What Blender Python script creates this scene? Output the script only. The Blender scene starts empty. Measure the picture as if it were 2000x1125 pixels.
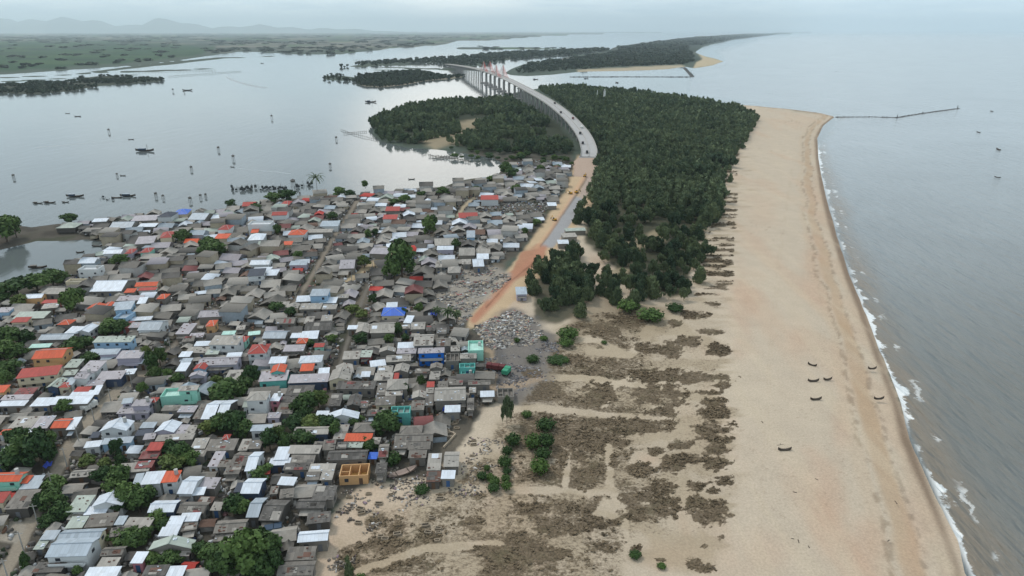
import bpy, math, random
import numpy as np
from mathutils import Vector, Matrix

random.seed(11); RNG = np.random.default_rng(5)
SC = bpy.context.scene
COL = SC.collection
R = math.radians

# ---------------------------------------------------------------- survey: where a point seen from the drone lies on the ground
H, TH, F = 120.0, R(20.65), 1333.0
CT, ST = math.cos(TH), math.sin(TH)

def G(px, py, z=0.0):
    X = (px - 1000.0) / F; Y = (py - 562.5) / F
    t = (z - H) / (-ST - Y * CT)
    return Vector((X * t, (CT - Y * ST) * t, z))

def pyof(y, z):
    return 562.5 + F * ((H - z) * CT - y * ST) / (y * CT + (H - z) * ST)

def pxof(x, y, z=0.0):
    return 1000.0 + F * x / (y * CT + (H - z) * ST)

def scale_at(p):                      # pixels of the 2000 px photo per metre
    return F / (p[1] * CT + (H - p[2]) * ST)

def G_arr(px, py, z=0.0):
    X = (px - 1000.0) / F; Y = (py - 562.5) / F
    t = (z - H) / (-ST - Y * CT)
    return X * t, (CT - Y * ST) * t

def lin(r, g, b, k=1.0):
    def c(v):
        v /= 255.0
        return (v / 12.92 if v <= .04045 else ((v + .055) / 1.055) ** 2.4) * k
    return (c(r), c(g), c(b))

# ---------------------------------------------------------------- numpy noise
def _hash(ix, iy, s):
    n = (ix.astype(np.int64) * 374761393 + iy.astype(np.int64) * 668265263 + s * 974634777) & 0x7fffffff
    n = ((n ^ (n >> 13)) * 1274126177) & 0x7fffffff
    return ((n ^ (n >> 16)) & 0xffff).astype(np.float32) / 65535.0

def vnoise(x, y, s=0):
    ix = np.floor(x); iy = np.floor(y)
    fx = (x - ix).astype(np.float32); fy = (y - iy).astype(np.float32)
    fx = fx * fx * (3 - 2 * fx); fy = fy * fy * (3 - 2 * fy)
    a = _hash(ix, iy, s); b = _hash(ix + 1, iy, s); c = _hash(ix, iy + 1, s); d = _hash(ix + 1, iy + 1, s)
    return (a * (1 - fx) + b * fx) * (1 - fy) + (c * (1 - fx) + d * fx) * fy

def fbm(x, y, o=4, s=0, g=.5):
    v = 0; a = 1; t = 0
    for k in range(o):
        v = v + a * vnoise(x * 2 ** k + 17 * k, y * 2 ** k - 9 * k, s + k); t += a; a *= g
    return v / t

def sdist(px, py, poly):
    """signed distance to a polygon, positive inside"""
    P = np.asarray(poly, np.float64); n = len(P)
    d2 = np.full(px.shape, 1e18); ins = np.zeros(px.shape, bool)
    for i in range(n):
        ax, ay = P[i]; bx, by = P[(i + 1) % n]
        ex, ey = bx - ax, by - ay
        wx, wy = px - ax, py - ay
        t = np.clip((wx * ex + wy * ey) / (ex * ex + ey * ey + 1e-12), 0, 1)
        d2 = np.minimum(d2, (wx - ex * t) ** 2 + (wy - ey * t) ** 2)
        if ey != 0:
            c = ((ay > py) != (by > py)) & (px < ex * (py - ay) / ey + ax)
            ins ^= c
    d = np.sqrt(d2)
    return np.where(ins, d, -d)

def ldist(px, py, line):
    d2 = np.full(px.shape, 1e18)
    for (ax, ay), (bx, by) in zip(line[:-1], line[1:]):
        ex, ey = bx - ax, by - ay
        wx, wy = px - ax, py - ay
        t = np.clip((wx * ex + wy * ey) / (ex * ex + ey * ey + 1e-12), 0, 1)
        d2 = np.minimum(d2, (wx - ex * t) ** 2 + (wy - ey * t) ** 2)
    return np.sqrt(d2)

def sstep(a, b, x):
    t = np.clip((x - a) / (b - a), 0, 1)
    return t * t * (3 - 2 * t)

def inpoly(x, y, poly):
    c = False; n = len(poly)
    for i in range(n):
        ax, ay = poly[i]; bx, by = poly[(i + 1) % n]
        if (ay > y) != (by > y) and x < (bx - ax) * (y - ay) / (by - ay) + ax:
            c = not c
    return c

# ---------------------------------------------------------------- mesh helpers
def mesh_arrays(name, V, Fc, col=None, attrs=None, smooth=False):
    """one mesh from a vertex array, a face array (M,3 or M,4) and per-vertex colours"""
    me = bpy.data.meshes.new(name)
    V = np.ascontiguousarray(V, np.float32); Fc = np.ascontiguousarray(Fc, np.int32)
    k = Fc.shape[1]
    me.vertices.add(len(V)); me.vertices.foreach_set('co', V.ravel())
    me.loops.add(Fc.size); me.loops.foreach_set('vertex_index', Fc.ravel())
    me.polygons.add(len(Fc)); me.polygons.foreach_set('loop_start', np.arange(0, Fc.size, k, dtype=np.int32))
    if smooth:
        me.polygons.foreach_set('use_smooth', np.ones(len(Fc), bool))
    if col is not None:
        a = me.color_attributes.new('Col', 'FLOAT_COLOR', 'POINT')
        c = np.ones((len(V), 4), np.float32); c[:, :3] = col
        a.data.foreach_set('color', c.ravel())
    for n, v in (attrs or {}).items():
        a = me.attributes.new(n, 'FLOAT', 'POINT'); a.data.foreach_set('value', np.ascontiguousarray(v, np.float32).ravel())
    me.update(calc_edges=True)
    return me

class MB:
    """collects polygons of one part; build() links them as ONE object"""
    def __init__(s): s.v = []; s.f = []
    def poly(s, *pts):
        i = len(s.v); s.v += [tuple(p) for p in pts]; s.f.append(tuple(range(i, i + len(pts))))
    def box(s, x0, x1, y0, y1, z0, z1, bottom=True):
        i = len(s.v)
        s.v += [(x0, y0, z0), (x1, y0, z0), (x1, y1, z0), (x0, y1, z0), (x0, y0, z1), (x1, y0, z1), (x1, y1, z1), (x0, y1, z1)]
        q = [(4, 5, 6, 7), (0, 1, 5, 4), (1, 2, 6, 5), (2, 3, 7, 6), (3, 0, 4, 7)] + ([(3, 2, 1, 0)] if bottom else [])
        s.f += [tuple(i + k for k in r) for r in q]
    def bar(s, a, b, r, n=4, r2=None):
        a = Vector(a); b = Vector(b); d = (b - a)
        if d.length < 1e-6: return
        d.normalize(); u = d.orthogonal().normalized(); w = d.cross(u)
        r2 = r if r2 is None else r2; i = len(s.v)
        for p, q in ((a, r), (b, r2)):
            for k in range(n):
                t = 2 * math.pi * k / n + .785
                s.v.append(tuple(p + (u * math.cos(t) + w * math.sin(t)) * q))
        for k in range(n):
            s.f.append((i + k, i + (k + 1) % n, i + n + (k + 1) % n, i + n + k))
        s.f.append(tuple(i + k for k in reversed(range(n)))); s.f.append(tuple(i + n + k for k in range(n)))
    def slab(s, a, b, c, d, t=.12):
        """a thick sheet: corners a b c d of the top face"""
        T = [Vector(p) for p in (a, b, c, d)]; B = [p - Vector((0, 0, t)) for p in T]
        s.poly(*T); s.poly(*reversed(B))
        for k in range(4): s.poly(T[k], B[k], B[(k + 1) % 4], T[(k + 1) % 4])
    def blob(s, c, rx, ry, rz, n=8, m=5, jag=.15):
        i = len(s.v); c = Vector(c)
        for a in range(m + 1):
            ph = math.pi * a / m - math.pi / 2
            for k in range(n):
                t = 2 * math.pi * k / n; j = 1 + random.uniform(-jag, jag)
                s.v.append((c.x + rx * math.cos(ph) * math.cos(t) * j, c.y + ry * math.cos(ph) * math.sin(t) * j, c.z + rz * math.sin(ph) * j))
        for a in range(m):
            for k in range(n):
                s.f.append((i + a * n + k, i + a * n + (k + 1) % n, i + (a + 1) * n + (k + 1) % n, i + (a + 1) * n + k))
    def build(s, name, mat, parent=None, smooth=False):
        me = bpy.data.meshes.new(name); me.from_pydata(s.v, [], s.f); me.update()
        if smooth:
            me.polygons.foreach_set('use_smooth', [True] * len(me.polygons))
        return link(name, me, mat, parent)

def link(name, me, mat, parent=None):
    if mat is not None and not me.materials: me.materials.append(mat)
    o = bpy.data.objects.new(name, me); COL.objects.link(o)
    if parent is not None: o.parent = parent
    return o

def thing(name, label, cat, loc=(0, 0, 0), rz=0.0, group=None):
    o = bpy.data.objects.new(name, None); COL.objects.link(o)
    o.empty_display_size = .2; o.location = loc; o.rotation_euler = (0, 0, rz)
    return tag(o, label, cat, group)

def tag(o, label=None, cat=None, group=None, kind=None):
    if label: o['label'] = label
    if cat: o['category'] = cat
    if group: o['group'] = group
    if kind: o['kind'] = kind
    return o

def dup(root, loc, rz, label=None, sc=None, group=None):
    r = root.copy(); COL.objects.link(r); r.location = loc; r.rotation_euler = (0, 0, rz)
    if label: r['label'] = label
    if group: r['group'] = group
    if sc is not None: r.scale = sc if hasattr(sc, '__len__') else (sc, sc, sc)
    for ch in list(root.children):
        c = ch.copy(); COL.objects.link(c); c.parent = r
        for g in ch.children:
            d = g.copy(); COL.objects.link(d); d.parent = c
    return r

# ---------------------------------------------------------------- materials
def nt(name):
    m = bpy.data.materials.new(name); m.use_nodes = True
    t = m.node_tree; b = t.nodes['Principled BSDF']
    return m, t, b

def N(t, typ, **kw):
    n = t.nodes.new(typ)
    for k, v in kw.items():
        if k in n.inputs: n.inputs[k].default_value = v
        else: setattr(n, k, v)
    return n

def mathn(t, op, a, b=None, clamp=False):
    n = t.nodes.new('ShaderNodeMath'); n.operation = op; n.use_clamp = clamp
    for i, x in enumerate((a, b)):
        if x is None: continue
        if isinstance(x, (int, float)): n.inputs[i].default_value = x
        else: t.links.new(x, n.inputs[i])
    return n.outputs[0]

def mixc(t, fac, a, b, mode='MIX'):
    n = t.nodes.new('ShaderNodeMix'); n.data_type = 'RGBA'; n.blend_type = mode
    for sock, x in ((n.inputs[0], fac), (n.inputs[6], a), (n.inputs[7], b)):
        if isinstance(x, (int, float)): sock.default_value = x
        elif isinstance(x, tuple): sock.default_value = (*x[:3], 1)
        else: t.links.new(x, sock)
    return n.outputs[2]

def ramp(t, x, lo, hi, a=0.0, b=1.0):
    n = t.nodes.new('ShaderNodeMapRange'); n.interpolation_type = 'SMOOTHSTEP'
    t.links.new(x, n.inputs[0])
    n.inputs[1].default_value = lo; n.inputs[2].default_value = hi; n.inputs[3].default_value = a; n.inputs[4].default_value = b
    return n.outputs[0]

def noise(t, vec, scale, detail=4, rough=.55, stretch=None, rot=0.0):
    if stretch is not None or rot:
        mp = N(t, 'ShaderNodeMapping'); t.links.new(vec, mp.inputs[0])
        mp.inputs['Scale'].default_value = stretch or (1, 1, 1); mp.inputs['Rotation'].default_value = (0, 0, rot); vec = mp.outputs[0]
    n = N(t, 'ShaderNodeTexNoise', Scale=scale, Detail=detail, Roughness=rough); t.links.new(vec, n.inputs['Vector'])
    return n.outputs[0]

MATS = {}
def plain(name, rgb, rough=.8, var=.18, sc=.8, dirt=.25, spec=.3):
    """matte surface with blotchy wear; per-object brightness spread"""
    if name in MATS: return MATS[name]
    m, t, b = nt(name); pos = N(t, 'ShaderNodeTexCoord').outputs['Object']
    n1 = noise(t, pos, sc, 5, .65); n2 = noise(t, pos, sc * 6, 3, .6)
    oi = N(t, 'ShaderNodeObjectInfo').outputs['Random']
    v = mathn(t, 'ADD', mathn(t, 'MULTIPLY', mathn(t, 'SUBTRACT', n1, .5), 2 * var), mathn(t, 'MULTIPLY', mathn(t, 'SUBTRACT', n2, .5), var))
    v = mathn(t, 'ADD', v, mathn(t, 'MULTIPLY', mathn(t, 'SUBTRACT', oi, .5), var))
    v = mathn(t, 'ADD', v, 1.0)
    c = mixc(t, 1.0, rgb, v, 'MULTIPLY')
    if dirt:
        c = mixc(t, mathn(t, 'MULTIPLY', ramp(t, n1, .5, .72), dirt), c, tuple(x * .45 for x in rgb))
    t.links.new(c, b.inputs['Base Color']); b.inputs['Roughness'].default_value = rough
    b.inputs['Specular IOR Level'].default_value = spec
    MATS[name] = m; return m

def roofmat(name, rgb, rough=.6, var=.12, streak=.2, stain=(.12, .11, .1), stainamt=.2, ribs=1.1):
    """corrugated sheet or tiles: ribs run down the slope (local y), rust or moss streaks with them, sheet joints across"""
    if name in MATS: return MATS[name]
    m, t, b = nt(name); pos = N(t, 'ShaderNodeTexCoord').outputs['Object']
    oi = N(t, 'ShaderNodeObjectInfo').outputs['Random']
    off = N(t, 'ShaderNodeVectorMath', operation='ADD'); t.links.new(pos, off.inputs[0])
    cmb = N(t, 'ShaderNodeCombineXYZ'); o7 = mathn(t, 'MULTIPLY', oi, 57.0)
    for k in range(3): t.links.new(o7, cmb.inputs[k])
    t.links.new(cmb.outputs[0], off.inputs[1]); P = off.outputs[0]
    st = noise(t, P, 1.0, 5, .7, (2.2, .25, .25)); bl = noise(t, P, .35, 4, .6)
    sx = N(t, 'ShaderNodeSeparateXYZ'); t.links.new(P, sx.inputs[0])
    sheet = N(t, 'ShaderNodeTexWhiteNoise', noise_dimensions='2D')
    c2 = N(t, 'ShaderNodeCombineXYZ')
    t.links.new(mathn(t, 'FLOOR', mathn(t, 'MULTIPLY', sx.outputs[0], ribs)), c2.inputs[0])
    t.links.new(mathn(t, 'FLOOR', mathn(t, 'MULTIPLY', sx.outputs[1], .45)), c2.inputs[1])
    t.links.new(c2.outputs[0], sheet.inputs[0])
    v = mathn(t, 'MULTIPLY', mathn(t, 'SUBTRACT', st, .5), 2 * streak)
    v = mathn(t, 'ADD', v, mathn(t, 'MULTIPLY', mathn(t, 'SUBTRACT', sheet.outputs[0], .5), var * 2.4))
    seam = mathn(t, 'FRACT', mathn(t, 'MULTIPLY', sx.outputs[0], ribs)); v = mathn(t, 'SUBTRACT', v, mathn(t, 'MULTIPLY', ramp(t, seam, .12, .02), .22))
    v = mathn(t, 'ADD', v, mathn(t, 'MULTIPLY', mathn(t, 'SUBTRACT', oi, .5), 2 * var))
    v = mathn(t, 'ADD', v, 1.0)
    c = mixc(t, 1.0, rgb, v, 'MULTIPLY')
    c = mixc(t, mathn(t, 'MULTIPLY', ramp(t, mathn(t, 'ADD', mathn(t, 'MULTIPLY', bl, .6), mathn(t, 'MULTIPLY', st, .4)), .48, .66), stainamt), c, stain)
    t.links.new(c, b.inputs['Base Color']); b.inputs['Roughness'].default_value = rough
    b.inputs['Specular IOR Level'].default_value = .35
    wv = N(t, 'ShaderNodeTexWave', Scale=2.4, bands_direction='X'); t.links.new(P, wv.inputs['Vector'])
    bp = N(t, 'ShaderNodeBump', Strength=.35, Distance=.04); t.links.new(wv.outputs[1], bp.inputs['Height'])
    t.links.new(bp.outputs[0], b.inputs['Normal'])
    MATS[name] = m; return m

def vcol(name, rough=.85, var=.25, sc=.7, bump=0.0, spec=.25):
    if name in MATS: return MATS[name]
    m, t, b = nt(name); at = N(t, 'ShaderNodeAttribute', attribute_name='Col')
    g = N(t, 'ShaderNodeNewGeometry').outputs['Position']
    n1 = noise(t, g, sc, 4, .6)
    v = mathn(t, 'ADD', mathn(t, 'MULTIPLY', mathn(t, 'SUBTRACT', n1, .5), 2 * var), 1.0)
    t.links.new(mixc(t, 1.0, at.outputs['Color'], v, 'MULTIPLY'), b.inputs['Base Color'])
    b.inputs['Roughness'].default_value = rough; b.inputs['Specular IOR Level'].default_value = spec
    MATS[name] = m; return m

def leafmat(name, rgb, rgb2, var=.35):
    if name in MATS: return MATS[name]
    m, t, b = nt(name); tc = N(t, 'ShaderNodeTexCoord').outputs['Object']
    g = N(t, 'ShaderNodeNewGeometry').outputs['Position']
    oi = N(t, 'ShaderNodeObjectInfo').outputs['Random']
    n1 = noise(t, g, .55, 3, .6); n2 = noise(t, g, .05, 2, .5)
    f = mathn(t, 'ADD', mathn(t, 'MULTIPLY', n1, .7), mathn(t, 'ADD', mathn(t, 'MULTIPLY', n2, .5), mathn(t, 'MULTIPLY', mathn(t, 'SUBTRACT', oi, .5), .5)))
    c = mixc(t, ramp(t, f, .3, .95), rgb, rgb2)
    t.links.new(c, b.inputs['Base Color']); b.inputs['Roughness'].default_value = .75
    b.inputs['Specular IOR Level'].default_value = .2
    MATS[name] = m; return m

EXPOSURE, SKY_K, HAZE, HAZE_COL = 0.22, 1.05, 3.6e-5, (.80, .93, 1.0)
# ================================================================ camera, light, sky, air
cam = bpy.data.cameras.new('camera'); co = bpy.data.objects.new('camera', cam); COL.objects.link(co)
co.location = (0, 0, H); co.rotation_euler = (R(90) - TH, 0, 0)
cam.sensor_width = 36.0; cam.lens = F / 2000.0 * 36.0; cam.clip_start = .5; cam.clip_end = 400000
SC.camera = co
SC.view_settings.view_transform = 'Standard'; SC.view_settings.look = 'None'; SC.view_settings.gamma = 1
SC.view_settings.exposure = EXPOSURE
SC.cycles.use_denoising = True
try: SC.cycles.denoiser = 'OPENIMAGEDENOISE'
except Exception: pass
SC.cycles.max_bounces = 5; SC.cycles.diffuse_bounces = 2; SC.cycles.glossy_bounces = 2
SC.cycles.volume_bounces = 1; SC.cycles.caustics_reflective = False; SC.cycles.caustics_refractive = False

SUN_EL, SUN_AZ = R(50), R(-48)            # the veiled sun stands ahead and to the left
w = bpy.data.worlds.new('World'); SC.world = w; w.use_nodes = True
t = w.node_tree; t.nodes.clear()
out = N(t, 'ShaderNodeOutputWorld')
sky = N(t, 'ShaderNodeTexSky', sky_type='NISHITA', sun_disc=False, sun_elevation=SUN_EL, sun_rotation=SUN_AZ, altitude=100, dust_density=2.0, air_density=1.0)
d = N(t, 'ShaderNodeTexCoord').outputs['Generated']
sx = N(t, 'ShaderNodeSeparateXYZ'); t.links.new(d, sx.inputs[0])
az = mathn(t, 'ABSOLUTE', sx.outputs[2])
inv = mathn(t, 'DIVIDE', 1.0, mathn(t, 'ADD', az, .09))
uv = N(t, 'ShaderNodeCombineXYZ')
t.links.new(mathn(t, 'MULTIPLY', sx.outputs[0], inv), uv.inputs[0]); t.links.new(mathn(t, 'MULTIPLY', sx.outputs[1], inv), uv.inputs[1])
cl = noise(t, uv.outputs[0], .75, 8, .6); cl2 = noise(t, uv.outputs[0], 2.3, 6, .6)
cm = mathn(t, 'ADD', mathn(t, 'MULTIPLY', cl, .7), mathn(t, 'MULTIPLY', cl2, .3))
cc = mixc(t, ramp(t, cm, .34, .66), (.50, .62, .70), (.80, .87, .90))
hf = mathn(t, 'POWER', mathn(t, 'SUBTRACT', 1.0, az), 9.0)
cc = mixc(t, hf, cc, mixc(t, 1.0, cc, (1.36, 1.45, 1.49), 'MULTIPLY'))
# thinner cloud towards the lagoon: a brighter opening low in the sky ahead
vd = N(t, 'ShaderNodeVectorMath', operation='DOT_PRODUCT'); t.links.new(d, vd.inputs[0])
bx = R(-4.0); be = R(11.0); vd.inputs[1].default_value = (math.sin(bx) * math.cos(be), math.cos(bx) * math.cos(be), math.sin(be))
cc = mixc(t, ramp(t, vd.outputs['Value'], .978, .9995, 0.0, 1.0), cc, (2.1, 2.0, 1.85))
b1 = N(t, 'ShaderNodeBackground', Strength=.1); t.links.new(sky.outputs[0], b1.inputs[0])
b2 = N(t, 'ShaderNodeBackground', Strength=SKY_K); t.links.new(cc, b2.inputs[0])
mx = N(t, 'ShaderNodeMixShader'); mx.inputs[0].default_value = .82
t.links.new(b1.outputs[0], mx.inputs[1]); t.links.new(b2.outputs[0], mx.inputs[2]); t.links.new(mx.outputs[0], out.inputs[0])

sl = bpy.data.lights.new('sun', 'SUN'); sl.energy = 1.5; sl.angle = R(11); sl.color = (1.0, .95, .88)
so = bpy.data.objects.new('sun', sl); COL.objects.link(so)
sd_ = Vector((math.sin(SUN_AZ) * math.cos(SUN_EL), math.cos(SUN_AZ) * math.cos(SUN_EL), math.sin(SUN_EL)))
so.rotation_euler = (-sd_).to_track_quat('-Z', 'Y').to_euler(); so.location = (0, 0, 300)

hz = MB(); hz.box(-90000, 90000, -1500, 92000, -6, 1500)
m = bpy.data.materials.new('haze'); m.use_nodes = True; t = m.node_tree; t.nodes.clear()
o_ = N(t, 'ShaderNodeOutputMaterial'); pv = N(t, 'ShaderNodeVolumePrincipled', Density=HAZE)
pv.inputs['Color'].default_value = (*HAZE_COL, 1); pv.inputs['Anisotropy'].default_value = .25
t.links.new(pv.outputs[0], o_.inputs['Volume'])
if HAZE: tag(hz.build('haze', m), kind='stuff')

# ================================================================ land outlines (traced on the photograph, laid on the ground)
SEA_SHORE = [(2020, 1400), (1955, 1250), (1890, 1125), (1868, 1060), (1842, 1000), (1806, 930), (1774, 855), (1758, 790), (1728, 710), (1690, 612), (1655, 530),
             (1632, 460), (1614, 380), (1601, 310), (1598, 270), (1610, 246), (1634, 228), (1600, 220), (1540, 213), (1450, 205), (1350, 195), (1300, 190), (1240, 184), (1180, 177), (1110, 169), (1052, 172)]
LAG_SHORE = [(1010, 180), (985, 186), (940, 194), (880, 196), (800, 208), (752, 224), (730, 240), (725, 262), (742, 276), (790, 288), (850, 292), (905, 298), (958, 308),
             (982, 320), (974, 338), (948, 346), (905, 352), (870, 364), (800, 371), (740, 376), (690, 381), (640, 385), (590, 386), (540, 389), (480, 399), (440, 411), (380, 417),
             (320, 417), (240, 424), (180, 434), (110, 438), (60, 444), (0, 438), (-200, 430), (-700, 420), (-700, 1400)]
MAIN = SEA_SHORE + LAG_SHORE
POND = [(-700, 500), (-200, 492), (0, 488), (40, 478), (70, 471), (120, 470), (170, 468), (205, 474), (222, 482), (205, 494), (180, 503), (150, 515), (128, 537), (92, 547), (0, 560), (-200, 575), (-700, 585)]
FARPLAIN = [(-900, 61.8), (1010, 61.8), (1400, 61.8), (1150, 67), (1060, 71), (960, 79), (890, 80), (862, 88), (800, 92), (760, 94), (745, 98), (700, 102), (660, 107), (600, 107), (540, 104), (470, 101), (440, 104),
            (400, 110), (345, 118), (270, 127), (180, 134), (90, 140), (0, 146), (-300, 152), (-900, 160)]
PENIN = [(1640, 61.5), (1600, 63.2), (1500, 69), (1430, 77), (1378, 90), (1358, 102), (1378, 110), (1400, 115), (1414, 120), (1392, 128), (1356, 134), (1338, 130), (1300, 136), (1200, 139), (1127, 140), (1080, 146), (1030, 149), (1000, 147),
         (985, 143), (1000, 134), (1025, 124), (1080, 117), (1130, 108), (1185, 100), (1200, 93), (1240, 86), (1300, 78), (1360, 71), (1480, 65), (1560, 62.6)]
ISLE_A = [(694, 158), (700, 148), (760, 142), (812, 139), (850, 146), (880, 150), (905, 148), (900, 152), (870, 155), (830, 158), (790, 166), (745, 171), (712, 169), (696, 165)]
ISLE_TAIL = [(628, 152), (640, 147), (665, 147), (700, 152), (700, 159), (665, 158), (640, 156)]
STRIP_B = [(668, 132), (690, 128), (720, 122), (800, 118), (850, 114), (880, 114), (930, 108), (1000, 104), (1080, 102), (1160, 97), (1190, 98), (1110, 107), (1040, 112), (985, 118), (940, 128), (905, 131), (880, 129), (860, 124), (800, 124), (720, 129)]
STRIP_C = [(866, 95), (930, 91), (1000, 92), (1090, 94), (1160, 93.5), (1090, 97), (960, 97)]
ISLE_L = [(-600, 178), (-200, 172), (0, 168), (60, 162), (140, 160), (165, 152), (190, 148), (232, 150), (270, 153), (318, 155), (322, 158), (270, 162), (200, 168), (140, 178), (70, 184), (0, 182), (-200, 186), (-600, 196)]
DIKES = [[(0, 152), (120, 147), (210, 141), (330, 137)], [(0, 160), (150, 152), (260, 146)], [(250, 141), (330, 138), (372, 136), (404, 134)], [(300, 128), (420, 114), (530, 110)], [(180, 141), (340, 122), (445, 112)],
         [(700, 134), (760, 132), (830, 134), (880, 137)], [(720, 138), (860, 133), (960, 139)], [(675, 131), (760, 127), (850, 128)]]
LANDS = [MAIN, FARPLAIN, PENIN, ISLE_A, ISLE_TAIL, STRIP_B, STRIP_C, ISLE_L]

def gpoly(poly): return [tuple(G(*p)[:2]) for p in poly]

def shore_distance(X, Y, PX, PY):
    r = np.sqrt(X * X + Y * Y)
    d = np.full(X.shape, -1e9)
    for L in LANDS:
        d = np.maximum(d, sdist(X, Y, gpoly(L)))
    d = np.minimum(d, -sdist(X, Y, gpoly(POND)))
    for L in DIKES:
        d = np.maximum(d, np.clip(r * .011, 3, 40) - ldist(X, Y, gpoly(L)))
    wob = np.clip(r * .006, 1.0, 60.0)
    return d + wob * (fbm(X / wob / 5, Y / wob / 5, 4, 3) - .5) * 1.6

# the sheets are finer near by, coarser far off
def fan(nx, ny, x0, x1, y_near, y_far, bias):
    u = np.linspace(0, 1, ny) ** bias
    py = y_near + (y_far - y_near) * u
    px = np.linspace(x0, x1, nx)
    PX, PY = np.meshgrid(px, py)
    X, Y = G_arr(PX, PY)
    return PX, PY, X, Y

def grid_faces(nx, ny):
    a = (np.arange(ny - 1)[:, None] * nx + np.arange(nx - 1)[None, :]).ravel()
    return np.stack([a, a + 1, a + nx + 1, a + nx], 1)

NX, NY = 1000, 560
PX, PY, GX, GY = fan(NX, NY, -520, 2520, 1420, 61.6, 1.0)
u_ = 1 - (1 - np.linspace(0, 1, NY)) ** 1.25
SD = shore_distance(GX, GY, PX, PY)
RR = np.sqrt(GX ** 2 + GY ** 2)
GZ = np.clip(SD * .05, -2.5, 1.3)
GZ += np.where(SD > 20, (fbm(GX / 14, GY / 14, 3, 8) - .5) * np.clip((SD - 20) / 30, 0, 1) * .7, 0)

C = np.zeros(GX.shape + (3,), np.float32); SCRUB = np.zeros(GX.shape, np.float32)
nA = fbm(GX / 40, GY / 40, 4, 21); nB = fbm(GX / 9, GY / 9, 4, 31); nP = (fbm(PX / 30, PY / 12, 3, 41) - .5)
def put(a, rgb):
    c = np.array(lin(*rgb), np.float32)
    C[:] = C * (1 - a[..., None]) + c * a[..., None]
def paint(poly, rgb, soft=6, wob=10, amt=1.0):
    a = sstep(-soft, soft, sdist(PX, PY, poly) + nP * 2 * wob) * amt
    put(a, rgb); return a
def stroke(line, w0, rgb, soft=3, amt=1.0, w1=None):
    a = sstep(soft, -soft, ldist(PX, PY, line) - w0 / 2 + nP * 3) * amt
    put(a, rgb); return a

put(np.ones(GX.shape), (74, 84, 74))                                  # shrubby land
far = sstep(110, 95, PY)
put(far * sstep(.42, .6, fbm(GX / 700, GY / 260, 4, 51)), (92, 92, 84))
put(far * sstep(.5, .66, fbm(GX / 900, GY / 300, 4, 55)) * .9, (48, 62, 52))
FIELD = [(-900, 92), (0, 83), (180, 81), (300, 84), (420, 92), (400, 104), (330, 114), (240, 124), (120, 133), (0, 141), (-900, 155)]
put(far * sstep(.58, .7, fbm(GX / 420, GY / 120, 4, 58)) * .8, (120, 118, 104)); put(far * sstep(.6, .68, fbm(GX / 300, GY / 900, 3, 59)) * .7, (66, 92, 58))
a = paint(FIELD, (48, 74, 50), 3, 3)
put(a * sstep(.5, .7, fbm(GX / 500, GY / 200, 3, 61)) * .7, (66, 88, 54))
put(a * sstep(.6, .72, fbm(GX / 260, GY / 90, 3, 66)) * .8, (44, 60, 50))
VILL = [(-700, 1400), (560, 1400), (606, 1125), (650, 1000), (720, 945), (840, 945), (905, 880), (960, 800), (1010, 770), (1000, 690), (915, 640), (940, 580), (1010, 500), (1075, 425), (1128, 335), (1110, 300), (900, 300), (600, 380), (300, 410), (0, 440), (-700, 420)]
v = paint(VILL, (84, 79, 71), 8, 10)
put(v * sstep(.45, .7, nB) * .7, (62, 58, 52)); put(v * sstep(.55, .75, nA) * .6, (118, 108, 94)); put(v * sstep(.6, .72, fbm(GX / 25, GY / 25, 4, 77)) * .55, (58, 66, 46))
SAND = [(560, 1400), (608, 1125), (655, 1000), (720, 950), (840, 940), (905, 880), (935, 815), (985, 780), (990, 700), (925, 640), (950, 600), (1030, 560), (1064, 500), (1100, 450), (1150, 380), (1170, 300), (1200, 180), (1300, 180), (1640, 226), (1600, 300), (1640, 470), (1780, 850), (1960, 1200), (2080, 1400)]
s = paint(SAND, (182, 167, 148), 6, 8)
put(s * sstep(.5, .75, nA) * .5, (188, 173, 152)); put(s * sstep(.5, .72, fbm(GX / 16, GY / 70, 4, 91)) * .35, (184, 156, 132))
# open beach: wet strip, berm and tide lines follow the waterline
west = sdist(PX, PY, [(1440, 200), (1500, 200), (1660, 225), (1600, 300), (1700, 640), (1980, 1400), (2200, 1500), (1380, 1500), (1430, 1100), (1425, 700), (1400, 480), (1470, 240)])
beach = sstep(-10, 10, west)
wl = SD + (fbm(GX / 30, GY / 45, 3, 95) - .5) * 7
put(beach * sstep(21, 18, wl) * sstep(15, 16, wl) * .2, (180, 154, 126))
bz_ = beach * sstep(15, 12.5, wl) * sstep(7.5, 9.5, wl)
put(bz_ * (.35 + .5 * fbm(GX / 6, GY / 30, 3, 98)), (168, 142, 114))
for (x_, y_, rx, ry, am_) in [(1450, 600, 40, 90, .5), (1588, 520, 34, 90, .45), (1600, 380, 24, 60, .3), (1610, 1000, 46, 120, .55), (1690, 1080, 40, 70, .5), (1640, 840, 26, 80, .4), (1480, 420, 36, 60, .25), (1790, 1050, 36, 90, .4), (1560, 660, 30, 40, .3), (1500, 1090, 60, 50, .3), (1270, 905, 40, 20, .5), (1320, 1095, 50, 30, .4)]:
    e_ = np.sqrt(((PX - x_) / rx) ** 2 + ((PY - y_) / ry) ** 2) + (fbm(GX / 11, GY / 22, 4, 99) - .5) * 1.5
    put(sstep(1.3, .2, e_) * am_ * .8, (180, 146, 122))
wrack = beach * sstep(1.6, .5, np.abs(wl - 15.5 - 2 * (fbm(GX / 9, GY / 14, 3, 107) - .5))) * sstep(.42, .6, fbm(GX / 2.2, GY / 3, 3, 108))
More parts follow.
